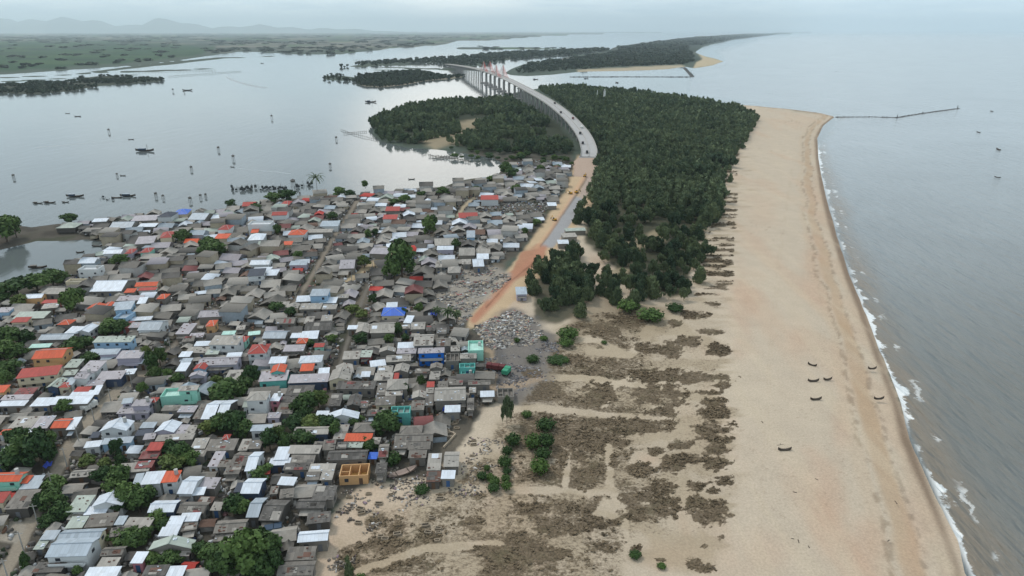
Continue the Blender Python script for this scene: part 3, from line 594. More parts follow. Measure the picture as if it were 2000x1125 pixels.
# ================================================================ houses
# eave corner left, eave corner right (photo survey), far edge, form, roof, wall, height, label of a landmark
HD = '''
88 1087 168 1087 1050 g Z w 6.2 two-wing white house with long blue-grey roof|two-wing white house
110 1056 193 1054 1033 g Z c 6
77 1054 106 1054 1040 m Z w 4
64 1073 84 1073 1056 m P g 3.2
62 1118 118 1118 1100 m D d 3.2
126 1032 160 1031 1008 m P g 4
163 1031 220 1026 1002 m G g 4
128 1000 165 1000 967 m P w 4
178 990 238 987 958 f W w 5 white pyramid-roofed house with a small front gable among trees|tree-ringed white gable
162 1006 205 1004 988 m W w 3.4
212 1052 252 1040 1028 m G g 4
222 1025 240 1025 1008 m Z w 4
240 1030 288 1034 1010 m L g 4
194 1086 238 1084 1070 g G g 4
186 1110 222 1112 1088 m L g 3.6
254 1099 277 1101 1077 m W p 4 small pink-walled house with a white sheet roof|small pink house
163 1128 226 1128 1112 m W w 4
276 1125 322 1125 1103 m D g 3.5
323 1126 356 1126 1106 m W g 4
290 1073 373 1073 1047 f P g 4.4
298 1086 368 1087 1076 m L g 3
308 1047 344 1047 1031 m W w 3.6
322 1031 352 1031 1007 m W w 4
348 1019 386 1018 1006 m W w 4
350 1040 384 1032 1022 m G g 3.2
288 1000 338 1001 977 g W n 5
273 947 313 944 920 m W w 6 white-roofed half of a two-storey house beside an orange roof|white-and-orange house
313 943 345 941 919 m O w 6.2 orange-roofed two-storey house joined to a white roof|orange-topped half-house
256 952 273 949 924 m Z w 4
346 963 374 966 930 g W w 5
375 968 398 966 952 m W g 4
388 952 418 956 932 m V g 4
346 1000 396 1005 980 g G g 4
383 984 410 988 972 m N d 3.6
410 996 430 998 980 m L g 3.4
-25 941 36 941 922 g O m 6 orange-tiled house with mint green walls at the dirt lane|orange-tiled mint house
38 944 53 944 928 m O m 4.6
54 945 78 943 928 m Z g 4.2
36 956 74 954 945 m Z g 4
6 995 54 993 956 m G d 4.5 large grey-roofed open shed beside the dirt lane|big lane shed
-20 984 6 982 960 m R c 5
134 934 178 930 917 g L d 3.6
226 925 290 919 903 m L g 3.6
262 915 296 913 903 m K r 4
405 911 425 912 881 m V w 4
424 912 455 912 898 m G g 4
450 906 484 912 883 g G g 4
436 926 466 926 909 m G g 4
477 920 498 920 882 g W w 5
469 963 505 965 934 g W n 5 white-roofed house with dark navy end wall|navy-ended white house
456 961 469 961 942 m S n 4
512 927 527 925 919 m R r 3
542 945 572 950 931 m W g 4.4
545 975 573 970 954 m G g 4
526 966 542 964 953 m G g 4
602 920 652 922 905 m L g 4.2
624 937 648 938 921 m L g 4
595 938 623 937 921 m G g 3.8
608 975 650 978 948 m D g 4
578 991 632 994 974 g D g 4.2
598 1025 645 1018 1000 m D d 3.6
480 1010 504 1011 972 g Z d 4.5
506 1014 544 1020 976 g D d 4 rickety shack with a dark patched corrugated roof|dark patched shack
416 1042 477 1038 1015 g G g 4.2
416 1057 476 1056 1044 m G g 3
580 1060 640 1055 1036 g W g 4.6 grey block house with a bent white sheet roof at the sand|bent white roof
556 1094 612 1094 1067 m G g 4
540 1124 610 1124 1096 g G g 4
434 1126 466 1126 1114 m G g 3
662 930 718 928 906 u Y y 4 roofless orange-walled shell of a house above the sand|roofless orange shell
732 924 754 924 903 m D g 4.4
28 742 113 729 716 m R c 6 long red-roofed hall with a cream end wall|long red-roofed hall
60 702 122 698 680 g O y 7 ornate temple with two orange-red roofs and yellow walls|orange-roofed temple
90 757 112 757 736 f P n 5
112 757 134 757 746 h R c 4.6
124 752 140 752 737 m Z w 5
145 738 167 741 726 g V w 6.4
166 754 200 752 742 m V g 4
143 765 172 765 756 m R c 4.4
135 773 178 772 764 m W g 4
178 772 192 770 752 m W g 4
96 790 170 789 773 m W g 4.5 wide pale sheet-roofed market shed beside the lane|wide pale market shed
58 793 96 793 776 m W g 4
26 771 62 771 757 m K d 4
0 781 55 781 772 m V g 4
-6 793 46 793 782 m W g 4
-20 768 8 766 752 m O y 5
15 836 60 836 813 m L g 4.2
60 838 92 836 812 m V g 4.2
98 836 130 836 817 g O g 4.4
128 840 146 838 814 m W g 4.2
-5 850 20 848 838 h O w 4
45 846 76 846 833 m W g 3.4
-20 905 8 905 867 m P g 4
194 842 246 842 815 f W w 6.4 two-storey white house with a white gable beside the dirt lane|white lane house
162 876 195 871 861 m W w 4
196 869 256 864 855 m Z b 4.2
174 856 192 854 845 m S d 4
228 807 288 808 793 m V v 3.8
256 793 290 793 779 m V v 6.4
236 790 258 786 777 m Z v 6
288 786 304 786 776 h R g 6
312 775 372 771 757 t M m 7 mint green flat-topped house with a roof terrace|mint terrace house
346 764 385 762 753 m L m 9
314 802 348 802 791 m G g 4
346 804 378 806 792 m V g 4
376 818 400 818 788 m G g 4
392 818 416 819 782 g W d 5
419 821 440 821 781 g W d 5
272 836 300 836 826 m Z g 4
302 843 338 846 819 f W v 4.8
338 847 360 848 829 m V v 4
360 848 378 848 830 m L g 4
278 860 302 856 848 m V g 4
302 862 376 858 848 m L g 4
262 852 296 849 840 m S g 4
284 880 312 880 863 m R r 5.4 maroon brick house with a bright red roof|maroon brick house
270 896 306 896 881 m K d 4
400 880 456 880 857 m G g 4
371 877 400 876 855 m L g 4.4
368 892 398 892 879 m G g 4
464 880 482 880 857 m L g 4
482 877 508 876 859 m G g 4
432 859 446 859 848 h R g 5
436 745 464 745 722 m L G 5 pale-roofed house with a green front wall and railing|green-fronted house
504 746 560 742 724 m V t 5.4 lavender-roofed house with turquoise walls|turquoise-walled house
527 729 556 727 709 f O t 7
524 710 557 709 696 m W w 5
562 748 640 746 730 m V n 4.6
585 725 611 724 710 m O g 6
582 710 628 707 694 h W w 6
641 744 682 744 716 f L c 5
620 736 642 734 718 m W w 5
556 772 608 772 752 m D g 4.2
538 808 570 809 786 m G g 4
545 785 588 785 773 m D g 4
473 795 513 795 781 g P w 5.4 three-tier white house with a round-fronted top floor|three-tier white house
479 783 520 782 764 h L w 9
527 782 544 784 768 m W p 6
520 816 545 817 805 m V v 4
656 758 730 762 744 m D g 4.4
641 793 664 793 768 m D d 4
676 793 702 793 768 f D d 4.2
702 796 718 796 782 m G g 3.6
716 812 738 812 800 m D g 3.6
614 817 638 818 802 m W g 4
636 820 700 818 797 f W w 4.8 broad white roof with a shallow gable between hedges|broad white gable
488 842 530 841 829 m Z w 5 blue-grey sheet roof over a white arched veranda|white arched veranda
530 839 548 836 827 m L w 4
573 848 640 849 833 g L n 4.8 pale ridged roof over dark navy walls|navy-walled house
650 857 674 858 829 m L g 4
688 844 732 844 825 h G g 4.4
672 860 724 863 846 m O g 4.2 long bright orange roof slope among grey roofs|long orange roof
674 872 706 876 863 m P g 3.4
725 866 740 868 854 m L g 4
534 898 562 898 872 m W n 4.6
524 909 565 908 896 m W n 4
560 884 622 888 869 m L g 5
564 905 612 905 886 m G g 4
552 918 602 918 907 m D g 4
629 880 654 878 858 m G g 4
610 874 628 876 863 m G g 4
656 876 676 876 863 m D g 4
638 898 716 898 879 g D g 4.2
718 896 736 897 885 m B g 3
738 894 758 893 867 g G g 4.2
796 878 840 878 863 m G g 4.2
770 862 845 863 846 g G g 4.4
780 846 824 846 831 h G g 4
797 894 832 895 879 m G g 4
768 876 796 876 863 m G g 4
833 918 860 919 885 m L g 4.4
866 911 896 912 882 g L g 4.4
832 941 860 941 920 m N d 3.6
861 934 888 936 918 m W g 4
744 617 790 617 600 h B c 5 cream house with a vivid blue hipped roof|blue-roofed house
754 601 776 600 590 m W c 5
788 630 802 632 616 m W w 4
678 643 698 643 635 m W g 4
694 650 720 650 630 f L g 5
722 650 770 650 630 g L g 5
784 642 801 641 634 m L g 4
802 643 830 643 629 g L g 4.4
832 646 850 646 635 m D g 4
852 652 872 652 640 m D g 4
807 675 846 675 653 g L g 6
776 680 810 679 668 m W g 4.6
774 690 812 691 680 m V g 4
851 676 880 676 660 g G g 4.4
880 686 898 686 675 g L g 4
740 688 772 688 675 f L g 4.4
914 684 944 684 665 t M m 6 mint green half-demolished house beside the rubble|half-demolished mint house
816 690 868 689 679 m V B 7.4 tall house with a bright blue painted wall|bright blue-walled house
870 705 896 705 690 t G g 5
898 700 931 700 690 g L g 5
897 718 928 718 709 t T t 4.6 turquoise roofless shell of a house at the cleared ground|turquoise shell
900 732 925 732 723 t T t 3
724 718 754 712 703 m W b 4
754 708 803 704 693 g L g 4.4
736 728 766 728 714 m L g 4
768 726 796 728 708 f L g 4.4
730 743 766 743 728 m L g 4
768 741 778 741 728 m R r 4
704 736 722 736 725 m W g 4
668 702 702 701 685 m L g 4
702 697 724 698 684 m P r 4
660 735 690 725 708 f L g 4.4
810 728 838 730 720 m G g 4
840 720 864 720 707 f G g 4.4
840 734 860 734 725 m L g 4
838 741 858 741 734 m L g 3.6
833 756 848 756 745 m R r 4.4
754 762 796 760 740 h L g 5
752 773 786 772 763 m L g 4
734 772 752 772 748 m G g 4
732 792 772 790 774 m G c 4
804 778 832 778 761 f L g 4.4
802 801 828 801 782 m G g 4
829 792 846 792 770 m G g 4
831 768 847 768 757 m L g 4
848 783 910 782 756 g L g 5.4
855 760 875 760 744 m G g 4
877 752 904 752 742 m G g 4
914 751 958 752 743 g G g 4
878 795 910 795 786 m G g 3
868 805 899 805 791 m W g 4.6
938 775 966 775 763 m W g 3.8
916 767 930 767 756 m L g 4
912 801 926 801 777 m G g 4
972 775 1004 775 758 t G g 3.4
762 807 800 807 793 t T t 6 turquoise roofless two-storey block beside the round tree|turquoise roofless block
46 584 82 581 574 g W y 5.4 peach-walled house with a white roof near the pond|peach-walled house
80 592 112 592 585 m R r 4.4
80 573 148 576 562 m L g 5
24 622 84 622 608 m P g 4
80 606 112 598 592 m L g 4
20 630 52 629 619 m R c 5
-10 610 16 610 600 m V b 5
110 634 134 635 624 h O g 4.4
124 652 148 654 637 m W g 4
148 648 172 650 631 f W w 4.4
174 636 226 635 628 m L g 4
74 664 138 663 651 g Z g 4.4
55 680 96 678 671 m M g 4
230 640 252 640 627 m K r 4
250 640 277 640 629 m V g 4
255 627 295 624 618 m W g 4
268 645 310 645 626 g Z w 5
222 620 244 622 608 t Z b 7
200 606 235 602 590 m Z g 4
222 607 256 603 588 m Z b 8.4 pale blue two-storey house beside double orange gables|pale blue two-storey house
168 604 198 603 590 f O c 5
199 601 214 600 588 f O c 5
226 588 276 586 577 m V g 4.4
266 594 284 592 580 m W g 4
181 668 254 669 656 m P b 6.4 long blue-grey hall with a shallow roof behind hedges|long blue-grey hall
172 692 196 690 681 m Z g 4
192 693 228 692 681 m Z v 5
226 700 272 700 684 m V v 7 lavender two-storey house with a porch|lavender two-storey house
262 712 292 708 699 m W g 4
156 724 188 726 704 m V w 6
186 742 236 740 724 m V n 4.4
238 732 262 730 720 m W g 4
124 718 150 718 701 m P g 4
120 734 146 732 722 m P g 4
342 652 368 653 631 m V g 4.4
400 638 418 637 625 h O y 5.4
368 660 396 658 650 m V g 4
348 697 370 697 686 m W g 4
342 725 362 725 708 m W g 4
352 708 372 708 699 m Z g 4
376 722 400 722 707 f R b 5
368 736 400 735 724 f V v 4
354 668 378 666 656 m G g 4
408 672 462 675 655 m L w 7 large white two-storey house with a plain grey roof|large two-storey white
378 676 408 675 666 m W g 4
482 692 520 690 672 h R w 6 white house with a big red hipped roof|red hip-roofed house
463 668 479 668 656 h R m 4.4
385 714 462 712 697 g V v 5
440 700 470 698 688 m W g 4.4
362 688 402 690 677 m L g 4
400 692 425 692 682 m P g 4
512 660 556 662 646 g Z g 4.4
484 656 508 652 648 m M g 4
460 645 478 643 635 m L g 4
432 654 458 653 647 m M g 4
566 660 590 660 650 m W g 4
586 663 620 661 646 m W g 4
577 671 598 671 660 h O g 4
552 686 592 686 673 m V g 4
612 678 632 678 670 m R m 4
594 646 646 645 628 g D g 4.4
593 632 610 632 618 m L g 4
626 627 648 626 615 m L g 4
538 632 574 632 620 g G g 4
386 620 438 618 605 g V g 4.4
536 601 562 600 589 m L g 4
560 603 582 602 590 f L c 4.4
584 604 626 604 592 m L g 4
628 604 656 604 594 m L g 4
625 592 656 592 580 m W g 4
577 590 608 588 577 m W g 4
607 586 624 586 575 f R g 5
604 578 640 578 564 m Z b 8 sky-blue two-storey block beside a small red gable|sky-blue block
656 582 680 582 574 m L g 4
108 446 146 445 434 h P d 4
212 446 256 445 433 g Z g 5
306 424 334 424 414 h S w 7
337 420 366 418 409 h B c 5 cream house with a dark blue hipped roof at the lagoon edge|blue-roofed lagoon house
368 428 398 430 416 g Z g 4
254 432 304 430 420 m V g 4
268 443 302 443 436 m W g 4
178 434 208 432 426 m W g 4
311 466 336 463 453 h R c 6
262 478 300 474 461 m V g 4.4
200 496 236 495 487 g W w 4.4
241 496 258 495 486 h R v 4.4
272 494 292 493 484 h R m 4.4
152 526 190 526 518 t w w 8 white three-storey house with balconies beside the pond|white pond house
128 550 166 550 544 t L c 4.4
175 569 236 569 547 g W g 4.4
262 560 306 558 550 g O c 5
268 568 304 566 561 m R w 4
241 572 262 571 563 m O g 4
304 584 322 584 574 h O g 4.4
484 438 527 438 431 t w w 9.6 tall white three-storey block with rows of dark windows|tall white block
530 421 560 420 413 g R w 7
545 402 562 402 393 h R g 5
472 403 498 402 394 g R g 4.4
561 459 594 459 448 h O w 6 white house with an orange hipped roof and arched windows|orange hip-roofed white house
544 479 570 478 471 m O c 5
489 455 504 454 447 m O c 5
482 470 514 468 457 h W w 5
424 449 447 449 440 h R w 7
418 466 444 466 456 m O c 5
482 540 515 538 524 m S w 6.4 white house with a dark slate roof and black window|dark-roofed white house
519 538 540 538 526 m W g 4.4
564 518 598 518 509 m Z v 4.4
487 517 525 517 508 g W w 5
624 442 660 442 431 m Z w 5
600 454 648 454 447 m L g 4.4
747 428 775 428 419 m R w 6
752 412 780 412 403 m R g 5
722 494 755 498 484 m V g 4.4
662 525 692 524 507 g V g 4.4
939 390 974 390 381 m R w 6.4 white house with a red roof near the roadworks|red-roofed roadworks house
896 426 934 425 415 m R w 5
911 464 928 464 450 m Z b 4.4
1070 402 1088 402 395 m W g 4
849 480 894 478 465 g L g 4.4
853 488 886 488 480 m W v 4.4
896 499 928 499 484 g L g 4.4
930 496 958 496 486 m L g 4
931 506 955 506 495 m W g 4.4
924 521 946 520 506 g W g 4.4
874 533 899 533 521 h L g 4.4
850 522 863 522 510 m L g 6
902 516 920 516 506 m L g 4
1008 575 1030 575 560 m Z v 4.4 purple-walled house beside the dark pines|purple-walled house
1100 464 1128 462 455 m L g 4
1090 476 1112 476 468 m W g 4
1112 484 1134 484 474 m W g 4
1105 452 1145 450 445 m P g 4
1120 495 1136 495 486 m W g 4.4
'''
roofmat('white_sheet', lin(206, 213, 222, .98), .45, .08, .08, (.40, .37, .34), .34)
RM = dict(W=MATS['white_sheet'], Z=roofmat('blue_grey_sheet', lin(156, 166, 175), .45, .1, .12, (.3, .3, .3), .25), L=roofmat('pale_grey_sheet', lin(156, 150, 142), .7, .12, .16, (.2, .18, .16), .35),
          G=roofmat('grey_fibre_sheet', lin(120, 114, 107), .85, .16, .25, (.1, .09, .08), .5), D=roofmat('dark_weathered_sheet', lin(94, 90, 86), .9, .2, .3, (.2, .19, .18), .35),
          O=roofmat('orange_tile', lin(196, 88, 58), .75, .1, .12, (.3, .1, .06), .3, 3.0), R=roofmat('red_tile', lin(160, 64, 56), .7, .1, .12, (.2, .06, .05), .3, 3.0),
          K=roofmat('maroon_sheet', lin(128, 72, 70), .8, .14, .2, (.2, .16, .14), .4), P=roofmat('pale_green_sheet', lin(160, 168, 158), .6, .1, .12, (.25, .26, .22), .3),
          B=roofmat('blue_sheet', lin(40, 96, 196), .5, .08, .08, (.05, .1, .25), .2), V=roofmat('lavender_sheet', lin(160, 154, 158), .6, .1, .12, (.25, .23, .23), .3),
          N=roofmat('rusty_sheet', lin(104, 78, 68), .9, .18, .3, (.1, .05, .03), .5), S=roofmat('slate_sheet', lin(62, 68, 80), .7, .1, .12, (.03, .03, .04), .3),
          M=roofmat('mint_sheet', lin(176, 212, 200), .6, .08, .08, (.3, .35, .3), .3), T=roofmat('teal_floor', lin(120, 140, 136), .8, .1, .1), Y=roofmat('ochre_floor', lin(206, 164, 96), .8, .1, .1),
          w=roofmat('white_deck', lin(196, 198, 200), .8, .08, .08, (.3, .3, .3), .3))
WM = dict(w=plain('white_plaster', lin(204, 206, 206)), g=plain('grey_block', lin(126, 121, 114), dirt=.4), c=plain('cream_plaster', lin(206, 194, 168)), t=plain('turquoise_plaster', lin(96, 172, 164), dirt=.5),
          b=plain('pale_blue_plaster', lin(150, 180, 204)), d=plain('dark_boards', lin(84, 80, 76), dirt=.4), p=plain('pink_plaster', lin(196, 130, 140)), y=plain('orange_plaster', lin(200, 158, 112), dirt=.45),
          m=plain('mint_plaster', lin(150, 206, 188), dirt=.4), n=plain('navy_sheet_wall', lin(66, 78, 100)), v=plain('lavender_plaster', lin(178, 172, 186)), r=plain('maroon_brick', lin(140, 78, 74)),
          G=plain('green_plaster', lin(92, 158, 134)), B=plain('bright_blue_plaster', lin(30, 112, 206)))
GLASS = plain('dark_window', (.035, .04, .05), .3, .3, dirt=0, spec=.5); DOORM = [plain('door_wood', lin(96, 74, 58)), plain('door_blue', lin(60, 90, 130)), plain('door_grey', lin(110, 112, 116))]
TRIM = plain('trim', lin(176, 174, 170)); RUST = RM['N']; TARP = plain('blue_tarp', lin(48, 70, 160), .5)
RW = dict(W='white sheet', Z='blue-grey sheet', L='pale grey', G='mid-grey', D='dark weathered', O='orange tiled', R='red', K='faded maroon', P='greenish-grey', B='blue', V='lavender-grey', N='rust-brown', S='slate-dark', M='mint', T='teal', Y='ochre', w='white')
TW = dict(m='one-slope', g='ridged', f='front-gabled', h='hipped', t='flat-topped', u='roofless')
WWD = dict(w='white', g='grey', c='cream', t='turquoise', b='pale blue', d='dark', p='pink', y='orange', m='mint', n='navy', v='lavender', r='maroon', G='green', B='bright blue')

def fit_house(x1, y1, x2, y2, yb, form, h):
    """ground frame of a house from its eave line: centre, angle, width, depth, roof rise"""
    P1, P2 = G(x1, y1, h), G(x2, y2, h); e = P2 - P1; w_ = e.length
    a = math.atan2(e.y, e.x); a = max(-.5, min(.5, a)); a = .5 * a + .5 * R(6)
    ux = Vector((math.cos(a), math.sin(a), 0)); uy = Vector((-math.sin(a), math.cos(a), 0))
    M = (P1 + P2) / 2
    def rise(dd): return {'m': .12 * dd, 'g': .17 * dd, 'f': .17 * w_, 'h': .2 * min(dd, w_), 't': .0, 'u': 0}[form]
    def top(dd):
        r_ = rise(dd)
        c = [pyof(M.y + dd * uy.y, h + (r_ if form in 'mf' else 0))]
        if form in 'gh': c.append(pyof(M.y + dd * .5 * uy.y, h + r_))
        return min(c)
    lo, hi = 1.0, 60.0
    for _ in range(40):
        mid = (lo + hi) / 2
        if top(mid) > yb: lo = mid
        else: hi = mid
    dd = max(3.0, min(lo, 26.0))
    cen = M + uy * dd / 2
    return cen.x, cen.y, a, w_, dd, rise(dd)

def gable_wall(mb, w_, d_, h, r_, form, inset=.35):
    x = w_ / 2 - inset; y = d_ / 2 - inset
    if form == 'm':
        zf, zb = h - .05, h + r_ - .1
        mb.poly((-x, -y, 0), (x, -y, 0), (x, -y, zf), (-x, -y, zf)); mb.poly((x, y, 0), (-x, y, 0), (-x, y, zb), (x, y, zb))
        mb.poly((x, -y, 0), (x, y, 0), (x, y, zb), (x, -y, zf)); mb.poly((-x, y, 0), (-x, -y, 0), (-x, -y, zf), (-x, y, zb))
    elif form == 'g':
        mb.poly((-x, -y, 0), (x, -y, 0), (x, -y, h), (-x, -y, h)); mb.poly((x, y, 0), (-x, y, 0), (-x, y, h), (x, y, h))
        mb.poly((x, -y, 0), (x, y, 0), (x, y, h), (x, 0, h + r_ - .12), (x, -y, h)); mb.poly((-x, y, 0), (-x, -y, 0), (-x, -y, h), (-x, 0, h + r_ - .12), (-x, y, h))
    else:
        mb.box(-x, x, -y, y, 0, h, False)

def roof_parts(w_, d_, h, r_, form):
    mb = MB(); x, y = w_ / 2, d_ / 2; rc = MB()
    if form == 'm':
        mb.slab((-x, -y, h), (x, -y, h), (x, y, h + r_), (-x, y, h + r_), .1)
    elif form == 'g':
        mb.slab((-x, -y, h), (x, -y, h), (x, 0, h + r_), (-x, 0, h + r_), .1); mb.slab((x, y, h), (-x, y, h), (-x, 0, h + r_), (x, 0, h + r_), .1)
        rc.bar((-x - .02, 0, h + r_ + .03), (x + .02, 0, h + r_ + .03), .14)
    elif form == 'h':
        k = min(x, y) * .98; 
        if x >= y:
            a, b_ = (-x + k, 0, h + r_), (x - k, 0, h + r_)
            mb.poly((-x, -y, h), (x, -y, h), b_, a); mb.poly((x, y, h), (-x, y, h), a, b_); mb.poly((x, -y, h), (x, y, h), b_); mb.poly((-x, y, h), (-x, -y, h), a)
        else:
            a, b_ = (0, -y + k, h + r_), (0, y - k, h + r_)
            mb.poly((-x, -y, h), (x, -y, h), a); mb.poly((x, -y, h), (x, y, h), b_, a); mb.poly((x, y, h), (-x, y, h), b_); mb.poly((-x, y, h), (-x, -y, h), a, b_)
        mb.poly((-x, -y, h), (-x, y, h), (x, y, h), (x, -y, h))
        for s in ((-x, -y), (x, -y)): rc.bar((s[0], s[1], h + .05), (a if s[0] < 0 else b_), .1)
    return mb, rc

HOUSES = []          # (x, y, radius) for later placement, and for the labels
def add_win(root, x, y, z, ww, hh, face, d_):
    mb = MB()
    if face == 'f':
        mb.box(x - ww / 2, x + ww / 2, y - .05, y + .1, z, z + hh)
    else:
        mb.box(x - .1 if face == 'r' else x - .05, x + .05 if face == 'r' else x + .1, y - ww / 2, y + ww / 2, z, z + hh)
    return mb.build('window', GLASS, root)

def make_house(cx, cy, a, w_, d_, h, r_, form, rk, wk, detail, rnd):
    root = thing('house', None, 'house', (cx, cy, ground_z(cx, cy)), a)
    rm, wm = RM[rk], WM[wk]
    hx, hy, hl = w_, d_, form
    frame = root
    turn = form == 'f'
    if turn: hx, hy, hl = d_, w_, 'g'
    wl = MB()
    if form in 'tu':
        x, y = w_ / 2, d_ / 2
        wl.box(-x, x, -y, -y + .25, 0, h); wl.box(-x, x, y - .25, y, 0, h); wl.box(-x, -x + .25, -y + .25, y - .25, 0, h); wl.box(x - .25, x, -y + .25, y - .25, 0, h)
        fz = h - 1.0 if form == 't' else .25
        wl_ = wl.build('wall', wm, root)
        fl = MB(); fl.box(-x + .27, x - .27, -y + .27, y - .27, max(.02, fz - .3), fz); fl.build('roof_deck' if form == 't' else 'floor_slab', rm, root)
        if form == 'u' or (rk in 'TG' and form == 't'):
            pt = MB()
            for k in range(1, 3):
                xx = -x + w_ * k / 3; pt.box(xx - .1, xx + .1, -y + .27, y - .27, fz, h - .25)
            pt.box(-x + .27, -x + w_ / 3 - .12, -.1, .1, fz, h - .4)
            pt.build('inner_wall', wm, root)
    else:
        gable_wall(wl, hx, hy, h, r_, hl)
        wo = wl.build('wall', wm, root)
        mb, rc = roof_parts(hx, hy, h, r_, hl)
        ro = mb.build('roof', rm, root)
        if rc.f: rco = rc.build('ridge_cap', TRIM if rk in 'ORB' else rm, ro)
        if detail and rk in 'GDLNKPV' and hl in 'mg':
            bm2 = MB(); sl = (r_ / hy) if hl == 'm' else (r_ / (hy / 2)); ym = hy / 2 if hl == 'm' else -.1
            for k in range(rnd.randint(2, int(hx * .7) + 3)):
                bx0 = rnd.uniform(-hx / 2 + .3, hx / 2 - .7); by0 = rnd.uniform(-hy / 2 + .2, ym - .4); bz0 = h + (by0 + hy / 2) * sl; q_ = rnd.uniform(.15, .42)
                bm2.box(bx0, bx0 + q_ * rnd.uniform(1, 2.6), by0, by0 + q_, bz0 - .02, bz0 + rnd.uniform(.12, .25), False)
            bm2.build('roof_weight', rnd.choice((WM['d'], WM['g'], RM['N'], RM['W'])), ro)['kind'] = 'stuff'
        if turn:
            wo.rotation_euler.z = R(90); ro.rotation_euler.z = R(90)
        if detail and rk in 'GDLKN' and hl in 'mg' and not turn:
            for k in range(rnd.randint(1, 3) if rk in 'GDN' else rnd.randint(0, 2)):
                pw = rnd.uniform(.9, 2.6); pd = rnd.uniform(.9, min(3.0, d_ * .4)); px_ = rnd.uniform(-w_ / 2 + pw / 2, w_ / 2 - pw / 2) if w_ > pw else 0
                sl = (r_ / d_) if hl == 'm' else (r_ / (d_ / 2)); ymax = d_ / 2 if hl == 'm' else 0
                y0 = rnd.uniform(-d_ / 2, max(-d_ / 2 + .1, ymax - pd)); z0 = h + (y0 + d_ / 2) * sl + .04
                pm = MB(); pm.slab((px_ - pw / 2, y0, z0), (px_ + pw / 2, y0, z0), (px_ + pw / 2, y0 + pd, z0 + pd * sl), (px_ - pw / 2, y0 + pd, z0 + pd * sl), .03)
                pm.build('roof_patch', RM[rnd.choice('GDDLNLK' if rk != 'L' else 'GLWD')], ro)
    if detail:
        x, y = w_ / 2 - (.35 if form not in 'tu' else 0), d_ / 2 - (.35 if form not in 'tu' else 0)
        storeys = 1 if h < 4.2 else (2 if h < 6.4 else 3)
        hb = (h if form != 't' else h - 1.0) / storeys
        n = max(1, min(6, int(w_ / 3.2)))
        for s in range(storeys):
            for k in range(n):
                xx = -x + 2 * x * (k + .5) / n
                if s == 0 and k == n // 2:
                    dm = MB(); dm.box(xx - .5, xx + .5, -y - .06, -y + .1, .05, 2.1); dm.build('door', rnd.choice(DOORM), root); continue
                if n > 3 or rnd.random() < .8: add_win(root, xx, -y, s * hb + hb * .34, 1.1, hb * .36, 'f', d_)
        if h > 3.4 or rnd.random() < .5:
            side = -1 if cx > 0 else 1          # the side wall the lane sees
            for yy in ([-y * .5, y * .4] if d_ > 7 else [0]):
                add_win(root, side * x, yy, (storeys - 1) * hb + hb * .34, 1.1, hb * .36, 'r' if side > 0 else 'l', d_)
        if storeys >= 2 and form != 't' and w_ > 6:
            bm_ = MB(); bm_.box(-x * .9, x * .9, -y - 1.1, -y - .01, hb - .15, hb); bm_.box(-x * .9, x * .9, -y - 1.1, -y - 1.02, hb, hb + .9); bm_.build('balcony', wm if wk != 'B' else TRIM, root)
        if rnd.random() < .3 and form in 'mgf' and h < 3.9:
            am = MB(); z1 = h * .72; am.slab((-x * .8, -y - 1.8, z1 - .35), (x * rnd.uniform(.2, .9), -y - 1.8, z1 - .35), (x * .9, -y - .02, z1), (-x * .8, -y - .02, z1), .06)
            aw = am.build('awning', RM[rnd.choice('GGDLZ')], root)
            pm = MB(); pm.bar((-x * .75, -y - 1.7, 0), (-x * .75, -y - 1.7, z1 - .4), .06); pm.build('post', DOORM[0], root)
            pm = MB(); pm.bar((x * .15, -y - 1.7, 0), (x * .15, -y - 1.7, z1 - .4), .06); pm.build('post', DOORM[0], root)
        if rnd.random() < .12 and form == 't' or (h > 4.2 and rnd.random() < .35):
            tk = MB(); zz = h + r_ * .6 if form != 't' else h - 1.0
            xx = w_ * .25; tk.bar((xx, d_ * .2, zz), (xx, d_ * .2, zz + 1.5), .55, 8); tk.build('water_tank', TRIM, root)
    return root

def ground_z(x, y):
    return GROUND_Z
GROUND_Z = 1.3

rndh = random.Random(3)
DONE = []
for ln in HD.strip().split('\n'):
    p = ln.split(None, 9)
    x1, y1, x2, y2, yb = map(float, p[:5]); form, rk, wk, h = p[5], p[6], p[7], float(p[8]); lab = p[9] if len(p) > 9 else None

    h_full = h; h = h * .76; hz_ = h + GROUND_Z
    cx, cy, a, w_, dd, r_ = fit_house(x1, y1, x2, y2, yb, form, hz_)
    o = make_house(cx, cy, a, w_, dd, h, r_, form, rk, wk, y1 > 500, rndh)
    DONE.append((o, cx, cy, a, w_, dd, h, form, rk, wk, lab))
    o['group'] = 'houses of the fishing village'
